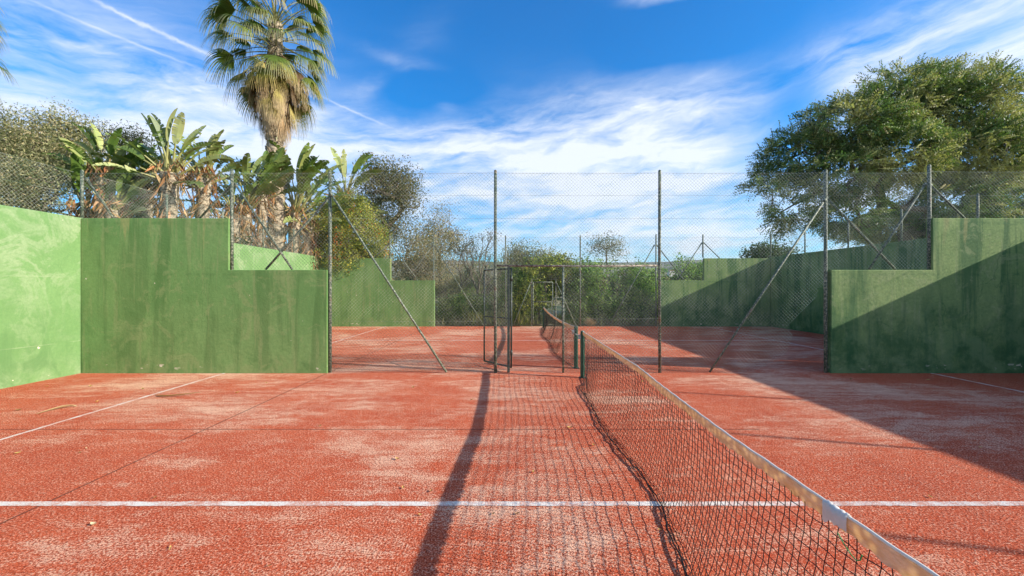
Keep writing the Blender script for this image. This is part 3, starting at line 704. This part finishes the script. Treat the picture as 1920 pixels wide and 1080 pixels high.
scrub('taller brown scrub tree behind the left brace of the far fence', 825, 440, 31, 52, 54, 800, nb=200, extra=((850, 500, 31, 40, 40),))
scrub('grey green scrub tree just left of the middle fence post', 985, 492, 36, 38, 33, 650, cols=[(.2, .2, .1), (.3, .28, .15), (.12, .13, .07)], L=.2, W=.07, base=590, extra=((965, 478, 36, 16, 18),))
scrub('small rounded grey tree above the gate lintel', 1022, 500, 42, 30, 27, 480, cols=[(.26, .24, .13), (.18, .18, .09)], L=.22, W=.08, base=580, extra=((1040, 498, 43, 18, 22),))
scrub('pale brushy shrub low behind the bare tree', 915, 520, 33, 55, 38, 380, cols=[(.42, .37, .22), (.30, .28, .15), (.2, .21, .11)], base=600, L=.18, W=.06)
scrub('pale brown brush on the bank behind the left bay of the far fence', 850, 545, 29, 45, 30, 330, cols=[(.46, .38, .22), (.33, .29, .15)], base=600)
scrub('isolated wispy tree on the skyline between the two middle fence posts', 1137, 462, 60, 30, 16, 150, cols=[(.17, .17, .09), (.25, .23, .13)], L=.3, W=.10, base=545, nb=60, tr=.11, extra=((1122, 452, 60, 12, 8), (1158, 470, 60, 12, 9)))
# ---- bare branched tree
def bare_tree(label, base, h, seed, spreadx=1.0):
    rs = random.Random(seed); root = thing('bare_tree', label, 'tree', base); mb = MB(); tips = []
    def grow(p, dr, L, r, k):
        n = 4; pts = [p]; d_ = Vector(dr)
        for i in range(n):
            d_ = (d_+Vector((rs.uniform(-.25, .25), rs.uniform(-.25, .25), rs.uniform(-.08, .16)))).normalized()
            pts.append(pts[-1]+d_*(L/n))
        mb.tube([tuple(q) for q in pts], np.linspace(r, r*.62, n+1), 5, cap=False)
        if k == 0: tips.append(pts[-1]); return
        for i in range(rs.choice((2, 3, 3))):
            a = Vector((rs.uniform(-1, 1)*spreadx, rs.uniform(-1, 1), rs.uniform(.1, .7)))
            grow(pts[rs.choice((2, 3, 4))], (d_*.8+a*.8).normalized(), L*rs.uniform(.6, .82), r*.6, k-1)
    grow(Vector(base), Vector((.05, 0, 1)), h*.36, .13, 5)
    part(mb, 'trunk', M_bark, root, smooth=True)
    lf = MB(); C = np.array([tuple(t) for t in tips]); K = 5; n = len(C)*K
    leaves(lf, np.repeat(C, K, 0)+rng.normal(0, .16, (n, 3)), rng.normal(size=(n, 3)), .13, .05, pal(n, [(.16, .15, .07), (.10, .11, .05)])); part(lf, 'crown', M_leaf, root)
bare_tree('nearly bare branching tree behind the open gate leaf', P(888, 600, 25), 6.4, 5)
bare_tree('pale leaning bare tree behind the second brace of the far fence', P(862, 600, 27), 5.2, 11, 1.6)

# ---- bushes and hedge beyond the far fence
def bush(name, label, ells, n, cols, w=None, L=.09, W=.045, per=12, spread=.16, cat='bush', group=None, m=None, mode='cluster', base=None, nb=60, shell=.35, droop=.1):
    e = ells[0]; b = base or (e[0], e[1], -.05)
    return tree(name, label, cat, b, (e[0], e[1], max(.3, e[2]*.6)), ells, nb, .05, n, L, W, cols, w, group, spread=spread, per=per, m=m or M_leaf, shell=shell, mode=mode, tipr=.006, droop=droop)
hed = [(.14, .26, .05), (.22, .36, .075), (.38, .50, .14), (.07, .13, .035)]
for i, (px, d, rx, top, lab) in enumerate(((1110, 19.9, 48, 489, 'tall green hedge shrub left of the second far fence post'), (1175, 20.0, 48, 497, 'tall green hedge shrub in the middle of the hedge row, behind the right brace'), (1232, 20.2, 42, 505, 'tall green hedge shrub at the step of the far right wall'), (1290, 21.5, 45, 492, 'tall green hedge shrub above the low part of the far right wall'))):
    hgt = fz(top, d); k = d/F
    bush('hedge_shrub', lab, [(fx(px, d), d, hgt*.5, rx*k, .9, hgt*.52), (fx(px-20, d), d-.1, hgt*.3, rx*k*.8, .9, hgt*.34), (fx(px+20, d), d+.1, hgt*.65, rx*k*.8, .8, hgt*.33)], 1400, hed, None, .12, .055, 12, .15, group='hedge behind the far fence')
yel = [(.30, .34, .06), (.42, .44, .09), (.15, .21, .04), (.07, .11, .03)]
bush('leafy_shrub', 'bright yellow green leafy shrub behind the small far gate', [E(1010, 540, 20.2, 48, 48, 1.2), E(1050, 515, 20.6, 38, 32, 1.2), E(975, 570, 20.0, 40, 38, 1), E(1035, 500, 20.8, 42, 20, 1.0)], 1700, yel, None, .13, .07, 11, .17)
bush('leafy_shrub', 'dark green shrub behind the open gate leaf at the court edge', [E(930, 575, 19.9, 42, 36, 1), E(965, 545, 20.3, 32, 42, 1)], 1100, [(.07, .14, .03), (.13, .21, .05), (.22, .29, .07)], None, .12, .05, 11, .16)
bush('leafy_shrub', 'dark spreading shrub right of the far stepped wall', [E(860, 585, 20.0, 46, 28, 1), E(895, 575, 20.2, 40, 30, 1), E(830, 590, 20.0, 20, 24, .8)], 1300, [(.06, .11, .025), (.10, .17, .04), (.2, .26, .07)], None, .11, .045, 11, .15)
bush('flowering_bush', 'rounded dense bush with orange flowers overhanging the far stepped wall', [E(655, 440, 19.0, 62, 52, 1.6), E(610, 425, 18.9, 45, 48, 1.4), E(700, 460, 19.4, 38, 42, 1.2), E(640, 480, 18.5, 42, 36, .9), E(590, 460, 18.6, 30, 34, .9), E(650, 395, 19.4, 50, 28, 1.5)], 3400,
     [(.26, .29, .05), (.38, .37, .07), (.13, .17, .035), (.50, .45, .11), (.75, .22, .03)], [.34, .26, .28, .09, .03], .10, .05, 12, .15, group=None, base=(-7.6, 19.2, -.05))
bush('leafy_shrub', 'loose dark shrub peeping over the shaded far wall below the big tree', [E(1450, 478, 21, 42, 20, 1.2), E(1420, 480, 21, 22, 12, 1)], 420, [(.04, .075, .025), (.08, .12, .04)], None, .16, .06, 10, .25, base=(13.4, 21, -.05))
for i, (px, lab) in enumerate(((935, 'yellow green lily clump at the court edge behind the open gate leaf'), (965, 'yellow green lily clump left of the small far gate'), (895, 'yellow green lily clump in front of the dark spreading shrub'))):
    x = fx(px, 19.0); r = thing('lily_clump', lab, 'plant', (x, 19.0, -.05), 'lily clumps at the far court edge'); mb = MB(); n = 230
    B = np.array([x, 19.0, .0])+rng.normal(0, 1, (n, 3))*np.array([.36, .15, 0]); dr = rng.normal(0, .45, (n, 3)); dr[:, 2] = 1; ln = rng.uniform(.35, .8, n)
    leaves(mb, B+unit(dr)*ln[:, None]*.5, dr, ln, .05, pal(n, [(.22, .25, .05), (.12, .16, .035), (.32, .30, .09)])); part(mb, 'foliage', M_leaf, r)
x = fx(1105, 18.9); r = thing('dry_grass_tuft', 'straw coloured dry grass tuft at the foot of the far fence', 'grass tuft', (x, 18.9, -.05)); mb = MB(); n = 340
dr = rng.normal(0, .8, (n, 3)); dr[:, 2] = np.abs(dr[:, 2])+.5; ln = rng.uniform(.2, .5, n)
leaves(mb, np.array([x, 18.9, -.03])+unit(dr)*ln[:, None]*.5, dr, ln, .018, pal(n, [(.50, .34, .20), (.62, .46, .28)])); part(mb, 'foliage', M_dry, r)
# grass and weeds on the bank (nobody could count it)
mb = MB(); n = 9000; X = rng.uniform(-9, 12, n); Y = rng.uniform(18.7, 24, n); dr = rng.normal(0, .4, (n, 3)); dr[:, 2] = 1; ln = rng.uniform(.12, .5, n)
leaves(mb, np.stack([X, Y, np.full(n, -.03)], 1)+unit(dr)*ln[:, None]*.5, dr, ln, .03, pal(n, [(.33, .27, .14), (.17, .19, .07), (.24, .22, .10)]))
tag(mb.build('grass', M_dry), 'dry weedy grass on the bank behind the far fence', 'grass', kind='stuff')

# ---- distant scrub on the hillside as a far-off wood, and scattered houses
mb = MB(); n = 2600; a = np.radians(rng.uniform(-60, 60, n)); rr = rng.uniform(60, 700, n)**1.0
Z = np.array([zground(q, t) for q, t in zip(rr, a)]); s = rng.uniform(1.2, 3.0, n)*(1+rr/500)
for k in range(22):
    dv = unit(rng.normal(size=(n, 3))); dv[:, 2] = np.abs(dv[:, 2])
    C = np.stack([rr*np.sin(a), rr*np.cos(a), Z+s*.3], 1)+dv*s[:, None]*np.array([.9, .9, .8])
    leaves(mb, C, rng.normal(size=(n, 3)), s*.75, s*.5, pal(n, [(.07, .085, .04), (.12, .12, .06), (.20, .175, .09), (.05, .065, .03)]))
tag(mb.build('distant_scrub', M_dry), 'grey green scrub covering the far hillside', 'scrub', kind='stuff')
M_hw = mat('white house wall', lambda nt, oc: (.72, .68, .62)); M_roof = mat('clay roof', lambda nt, oc: (.42, .20, .12)); M_hwin = mat('house window', lambda nt, oc: (.05, .06, .07), rough=.2)
def house(px, r, w, dp, h, lab):
    a = math.atan2(px-960, F); x, y = r*math.sin(a), r*math.cos(a); z = zground(r, a)+r*.006
    ro = thing('white_house', lab, 'house', (x, y, z), 'houses scattered on the far hillside')
    mb = MB(); mb.box(x-w/2, x+w/2, y-dp/2, y+dp/2, z-4, z+h); part(mb, 'wall', M_hw, ro)
    mb = MB(); mb.prism([(x-w/2-.4, z+h+.01), (x+w/2+.4, z+h+.01), (x, z+h+w*.16)], 'y', y-dp/2-.4, y+dp/2+.4); part(mb, 'roof', M_roof, ro)
    for k in (-1, 0, 1):
        mb = MB(); mb.box(x+k*w*.28-.6, x+k*w*.28+.6, y-dp/2-.06, y-dp/2-.01, z+h*.35, z+h*.75); part(mb, 'window', M_hwin, ro)
for a in ((1165, 620, 16, 9, 6, 'white house on the hillside left of the third fence post, lower of the two there'), (1188, 760, 20, 10, 6, 'long white house higher on the slope left of the third fence post'), (1212, 690, 14, 9, 7, 'small square white house just left of the third fence post'),
          (1262, 820, 18, 10, 6, 'white house on the slope right of the third fence post'), (1290, 930, 22, 10, 7, 'white house near the skyline above the low far wall'), (1052, 640, 15, 9, 6, 'white house seen left of the second far fence post'), (1072, 780, 18, 9, 6, 'white house on the skyline above the gate lintel')):
    house(*a)

# ------------------------------------------------------------------ paddle leaved (bird of paradise) plants
def paddle_leaf(gr, pet, base, az_, lean, Lp, Lb, wd, col, rs, tear=.5):
    """petiole then a curved blade with torn side lobes"""
    b = Vector(base); h = Vector((math.cos(az_), math.sin(az_), 0)); th = lean
    pts = [b]; n = 6
    for i in range(n):
        dr = h*math.sin(th)+Vector((0, 0, math.cos(th))); pts.append(pts[-1]+dr*(Lp/n)); th += .03
    pet.tube([tuple(p) for p in pts], np.linspace(.05, .02, n+1), 5, col=(.34, .33, .12), cap=False)
    nb = 12; mid = [pts[-1]]; dirs = []
    bend = rs.uniform(.015, .085)
    for i in range(nb):
        dr = h*math.sin(th)+Vector((0, 0, math.cos(th))); dirs.append(dr); mid.append(mid[-1]+dr*(Lb/nb)); th += bend*(.5+i/nb)
    side = Vector((-h.y, h.x, 0)); roll = rs.uniform(-.9, .9); V = []; Q = []; C = []
    colb = np.array(col)*rs.uniform(.75, 1.1)
    for sg in (1, -1):
        lift = rs.uniform(.15, .75)
        for i in range(nb):
            t0, t1 = i/nb, (i+1)/nb
            def wdt(t): return wd*.5*(math.sin(math.pi*min(1, (t*.93+.06)))**.55)
            tornseg = rs.random() < tear; g = .82 if tornseg else 1.0
            dr = dirs[i]; nrm = side.cross(dr).normalized()
            s_ = (side*math.cos(roll)+nrm*math.sin(roll)).normalized(); nn = dr.cross(s_).normalized()
            lf = lift+(rs.uniform(-.5, .35) if tornseg else 0)
            def ed(p, t, k): return p+s_*sg*wdt(t)*math.cos(lf)*k+nn*wdt(t)*math.sin(lf)*k*sg*sg+dr*.10*wd*k
            p0, p1 = mid[i], mid[i+1]
            e0 = ed(p0, t0, 1); e1 = ed(p0+(p1-p0)*g, t0+(t1-t0)*g, 1)
            h0 = ed(p0, t0, .5); h1 = ed(p0+(p1-p0)*(g*.5+.5), t1, .5); z = len(V)
            e0 = e0-Vector((0, 0, .05*wd)); e1 = e1-Vector((0, 0, .05*wd))
            V += [p0, p1, h1, h0, e1, e0]; Q += [(z, z+1, z+2, z+3), (z+3, z+2, z+4, z+5)]
            cc = colb*rs.uniform(.92, 1.08); C += [cc]*4+[cc*(1.25 if tornseg else 1.0)*np.array([1.15, 1.0, .9])]*2
    gr.add([tuple(v) for v in V], Q, np.array(C))
def paddle_plant(label, stems, seed, cols=((.13, .20, .045), (.22, .29, .08), (.34, .38, .16), (.28, .33, .12))):
    rs = random.Random(seed); x, y = stems[0][0], stems[0][1]
    root = thing('bird_of_paradise_plant', label, 'plant', (x, y, -.05), 'paddle leaved plants left of the far court')
    gr, pet, st, dead = MB(), MB(), MB(), MB()
    for (x, y, zc, nl, Lb, mx, trk) in stems:
        st.tube([(x+.25*math.sin(k), y, z) for k, z in zip(np.linspace(0, 1, 8), np.linspace(-.1, zc, 8))], np.linspace(trk*1.15, trk, 8)*np.array([1, .95, 1.05, .95, 1.03, .96, 1.1, 1.2]), 9)
        x += .25*math.sin(1)
        for k in range(nl):
            a = rs.uniform(0, 2*math.pi) if k % 3 == 0 else rs.choice((0, math.pi))+rs.uniform(-.5, .5); q = (k+.5)/nl; lean = .04+q**1.2*mx*rs.uniform(.85, 1.15)
            paddle_leaf(gr, pet, (x+rs.uniform(-.08, .08), y+rs.uniform(-.08, .08), zc-q*.35), a, lean, Lb*rs.uniform(.65, 1.0), Lb*rs.uniform(.85, 1.15), Lb*rs.uniform(.26, .36), cols[rs.randrange(len(cols))], rs, tear=.25+.5*q)
        n = 180; aa = rng.uniform(0, 2*math.pi, n); zz = zc-rng.random(n)**1.5*min(2.6, zc*.6)+.2
        rad = trk*1.3+rng.random(n)*.22; C = np.stack([x+np.cos(aa)*rad, y+np.sin(aa)*rad, zz], 1)
        dr = np.stack([np.cos(aa)*.35, np.sin(aa)*.35, -np.ones(n)], 1)+rng.normal(0, .45, (n, 3))
        leaves(dead, C, dr, rng.uniform(.25, .75, n), rng.uniform(.03, .10, n), pal(n, [(.34, .17, .07), (.20, .10, .045), (.45, .30, .16), (.14, .08, .04)]))
    part(st, 'stem', M_palmbark, root, smooth=True); part(pet, 'leaf_stalk', M_gloss, root); part(gr, 'foliage', M_gloss, root); part(dead, 'dead_leaf', M_dry, root)
def st(px, d, py, nl, Lb, mx=1.35, trk=.16): p = P(px, py, d); return (p[0]-.2, d, p[2], nl, Lb, mx, trk)
paddle_plant('leftmost dense clump of upright dark paddle leaves behind the left fence', [st(196, 12.3, 330, 22, .85, .95), st(240, 12.6, 335, 16, .75, 1.1), st(165, 12.2, 392, 10, .9, 1.3), st(275, 12.9, 345, 14, .75, 1.2), st(215, 12.0, 395, 14, .8, 1.3)], 1, ((.11, .19, .035), (.18, .27, .06), (.32, .37, .13)))
paddle_plant('paddle leaved plant with a thick shaggy brown trunk, tallest leaves left of the palm', [st(318, 12.1, 325, 30, .95, 1.4, .2)], 2)
paddle_plant('paddle leaved plant with a shaggy trunk between the tallest one and the rusty post', [st(382, 13.2, 335, 24, .88, 1.4, .17)], 13)
paddle_plant('dark paddle leaved clump directly in front of the palm trunk at its left', [st(462, 15.6, 385, 20, 1.15, 1.2), st(492, 16.0, 360, 16, 1.0, 1.2), st(440, 15.0, 400, 14, 1.0, 1.4)], 4, ((.08, .14, .028), (.13, .20, .045), (.2, .26, .08)))
paddle_plant('broad paddle leaved plant with an orange brown trunk just right of the palm trunk', [st(552, 17.4, 400, 30, 1.55, .95, .2), st(580, 17.8, 425, 14, 1.1, 1.5)], 5, ((.10, .17, .03), (.17, .24, .05), (.28, .33, .10)))
paddle_plant('slender single stemmed paddle leaved plant against the sky, rightmost of its kind', [st(648, 20.5, 366, 18, 1.3, 1.15, .15)], 6)
paddle_plant('low paddle leaved plant at the foot of the slender one, above the flowering bush', [st(672, 21.5, 425, 9, .9, 1.5)], 7)
dk = [(.03, .055, .015), (.055, .09, .022), (.16, .10, .05), (.09, .11, .03)]
bush('undergrowth_bush', 'dark tangled undergrowth behind the mesh left of the shaggy trunks', [(-11.8, 13.4, 2.2, 1.6, 1.1, 1.9), (-10.4, 13.6, 2.0, 1.3, 1.0, 1.8), (-9.9, 14.6, 1.9, .8, 1.2, 1.6)], 1500, dk, None, .22, .07, 10, .22)

# ------------------------------------------------------------------ fan palms
def fan(gr, pet, base, az_, elv, Lp, R, rs, green, tip, span=2.1, droop=1.0, nseg=26):
    b = Vector(base); h = Vector((math.cos(az_), math.sin(az_), 0)); e = elv; pts = [b]; n = 5
    for i in range(n):
        dr = h*math.cos(e)+Vector((0, 0, math.sin(e))); pts.append(pts[-1]+dr*(Lp/n)); e -= .10
    pet.tube([tuple(p) for p in pts], np.linspace(.028, .014, n+1), 4, col=(.28, .27, .10), cap=False)
    hub = pts[-1]; ax = h*math.cos(e)+Vector((0, 0, math.sin(e))); side = Vector((-h.y, h.x, 0)); nrm = side.cross(ax).normalized()
    roll = rs.uniform(-.5, .5); s_ = side*math.cos(roll)+nrm*math.sin(roll)
    V = []; Q = []; C = []
    for k in range(nseg):
        a = (k/(nseg-1)-.5)*span; dr0 = (ax*math.cos(a)+s_*math.sin(a)).normalized(); L = R*(1-.18*abs(a)/(span*.5))*rs.uniform(.88, 1.08)
        p = hub.copy(); ns = 7; w0 = R*span/nseg*.55; dr = dr0; fall = 0; wax = dr0.cross(ax.cross(s_)).normalized()
        tone = np.array(green)*rs.uniform(.8, 1.2)
        z0 = len(V)
        for i in range(ns+1):
            t = i/ns; w = w0*(min(1, t/.3)*.9+.1)*(1 if t < .36 else max(.12, .62-(t-.36)*.75))
            V += [p+wax*w*.5, p-wax*w*.5]; tt = max(0, (t-.42)/.58); cc = tone*(1-tt)+np.array(tip)*tt; C += [cc, cc]
            if i < ns: Q.append((z0+2*i, z0+2*i+1, z0+2*i+3, z0+2*i+2))
            f = droop*(max(0, t-.25)**1.0)*1.9+rs.uniform(-.05, .05); dr = (dr0+Vector((0, 0, -1))*f).normalized(); p = p+dr*(L/ns)
    gr.add([tuple(v) for v in V], Q, np.array(C))
def palm(label, x, y, zheart, zskirt, trk, seed, name='palm_tree'):
    rs = random.Random(seed); root = thing(name, label, 'palm tree', (x, y, -.05), 'fan palms')
    mb = MB(); zz = np.linspace(-.1, zheart, 60); rr = trk*(1.15-.25*zz/zheart)+.03*np.sin(zz*17)*rng.uniform(.3, 1, 60)
    mb.tube(np.stack([x+.05*np.sin(zz*.5), np.full(60, y), zz], 1), rr, 16); part(mb, 'trunk', M_palmbark, root, smooth=True)
    mb = MB(); n = 900; aa = rng.uniform(0, 2*math.pi, n); z = rng.uniform(0.2, zskirt+1.2, n); C = np.stack([x+np.cos(aa)*trk*1.05, y+np.sin(aa)*trk*1.05, z], 1)
    dr = np.stack([np.cos(aa)*.55, np.sin(aa)*.55, np.ones(n)], 1)+rng.normal(0, .35, (n, 3)); leaves(mb, C, dr, rng.uniform(.12, .34, n), rng.uniform(.06, .14, n), pal(n, [(.42, .34, .24), (.24, .18, .12), (.55, .46, .34)])); part(mb, 'leaf_bases', M_dry, root)
    gr, pet = MB(), MB(); ga = math.pi*(3-math.sqrt(5)); nf = 80
    for k in range(nf):
        q = k/nf; e = 1.3-q*1.8+rs.uniform(-.15, .15); zb = zheart+.2-q*1.9
        g = (.12, .18, .035) if rs.random() < .7 else (.19, .24, .055); tip = (.50, .47, .27) if rs.random() < .75 else (.62, .48, .26)
        if q > .9: g = (.30, .29, .07); tip = (.55, .40, .18)
        fan(gr, pet, (x, y, zb), k*ga+rs.uniform(-.2, .2), e, rs.uniform(1.2, 2.0), rs.uniform(1.05, 1.6), rs, g, tip, droop=rs.uniform(1.6, 3.4))
    part(pet, 'leaf_stalk', M_gloss, root); part(gr, 'crown', M_leaf, root)
    # skirt of dead fans hanging against the trunk
    sk = MB(); pt2 = MB(); H_ = zheart-1.7-zskirt; brown_ = [(.36, .24, .13), (.24, .15, .08), (.46, .33, .2), (.40, .33, .12)]
    for k in range(190):
        q = k/190; zb = zheart-1.3-q*(zheart-1.3-zskirt-1.25); aa = k*ga; e = -.55-.75*q+rs.uniform(-.32, .32); c = brown_[rs.randrange(4)]
        if q < .25 and rs.random() < .4: c = (.22, .22, .06)
        fan(sk, pt2, (x+math.cos(aa)*trk*.7, y+math.sin(aa)*trk*.7, zb), aa, e, rs.uniform(.7, 1.15)*(1-.55*q), rs.uniform(1.1, 1.5), rs, c, (.52, .40, .27), span=rs.uniform(.5, 1.1), droop=2.6, nseg=15)
    pt2.C = [np.broadcast_to(np.array([.30, .19, .10]), c.shape) for c in pt2.C]
    part(sk, 'dead_skirt', M_dry, root); part(pt2, 'dead_stalk', M_dry, root)
    return root
px_ = P(517, 540, 17.2)[0]
pm = palm('tall fan palm with a shaggy brown skirt standing left of the fence against the sky', px_, 17.2, 12.75, 7.85, .31, 3)
p2_ = copy_tree(pm); p2_.location = (P(-142, 540, 17.2)[0], 17.0, .3); p2_.rotation_euler = (0, 0, 1.9)
p2_['label'] = 'fan palm at the left frame edge of which only frond tips show'

# ------------------------------------------------------------------ fallen leaves and strips on the court
def ribbon(name, label, pts, w, m, col, cat, group=None, lift=.006):
    pts = np.array(pts, float); o = pts[0].copy(); r = MB(); T = np.gradient(pts, axis=0); T /= np.linalg.norm(T, axis=1)[:, None]; Sd = np.cross(T, [0, 0, 1.0]); Sd /= np.linalg.norm(Sd, axis=1)[:, None]
    n = len(pts); ww = w*np.sin(np.linspace(.12, math.pi-.12, n))[:, None]; V = np.concatenate([pts+Sd*ww*.5+[0, 0, .4]*ww, pts-[0, 0, 0], pts-Sd*ww*.5+[0, 0, .25]*ww]); V[:, 2] += lift
    Q = [(i, i+1, n+i+1, n+i) for i in range(n-1)]+[(n+i, n+i+1, 2*n+i+1, 2*n+i) for i in range(n-1)]
    V -= o; r.add(V, Q, np.array(col)); ob = r.build(name, m); ob.location = o; tag(ob, label, cat, group); return ob
def G0(px, py): d = H*F/(py-540); return ((px-960)/F*d, d, .0)
a, b = np.array(G0(68, 777)), np.array(G0(144, 763)); t = np.linspace(0, 1, 12)[:, None]
ribbon('fallen_leaf', 'long curled straw coloured leaf blade left of the white line', a*(1-t)+b*t+np.sin(t*math.pi)*np.array([0, .10, .02]), .065, M_dry, (.58, .44, .24), 'leaf')
a, b = np.array(G0(292, 741)), np.array(G0(378, 739))
ribbon('fallen_leaf', 'long curved brown leaf blade just right of the left white line', a*(1-t)+b*t-np.sin(t*math.pi)*np.array([0, .16, 0])+np.array([0, 0, .03])*t, .055, M_dry, (.38, .26, .10), 'leaf')
rs = random.Random(9)
spots = [(175,985,16),(290,935,10),(320,1028,9),(318,1032,7),(745,862,12),(756,916,11),(808,922,9),(1000,886,9),(788,967,10),(925,965,9),(970,965,12),(1068,803,11),(1113,836,9),(1745,933,10),(150,850,8),(33,851,10),(162,842,7),(268,730,9),(182,754,10),(445,737,10),(500,719,7),(775,727,8),(1595,712,9),(1740,713,7),(1838,840,8),(505,1063,9),(450,995,7),(1237,995,8),(885,750,7),(1205,716,7),(35,770,11),(170,725,9),(88,725,6),(600,800,8)]
for px, py, s in spots:
    c = np.array(G0(px, py)); sz = s*c[1]/F*.9; an = rs.uniform(0, 6.28); dv = np.array([math.cos(an), math.sin(an), 0])*sz; k = np.linspace(-.5, .5, 5)[:, None]
    ribbon('fallen_leaf', 'small dry curled leaf lying on the red court', c+dv*k+np.array([0, 0, .25*sz])*(k*k*4), sz*.5, M_dry, rs.choice([(.62, .40, .14), (.30, .17, .07), (.70, .56, .34), (.5, .36, .12)]), 'leaf', 'small dry leaves scattered on the court')

# ------------------------------------------------------------------ thin air haze
HZ = bpy.data.materials.new('thin haze'); HZ.use_nodes = True; nt = HZ.node_tree; nt.nodes.clear()
ho = nt.nodes.new('ShaderNodeOutputMaterial'); pv = nt.nodes.new('ShaderNodeVolumePrincipled')
pv.inputs['Color'].default_value = (.78, .86, 1.0, 1); pv.inputs['Density'].default_value = 0.00004; pv.inputs['Anisotropy'].default_value = .2
nt.links.new(pv.outputs[0], ho.inputs['Volume'])
mb = MB(); mb.box(-6500, 6500, -6500, 6500, -60, 700); tag(mb.build('haze', HZ), kind='stuff')
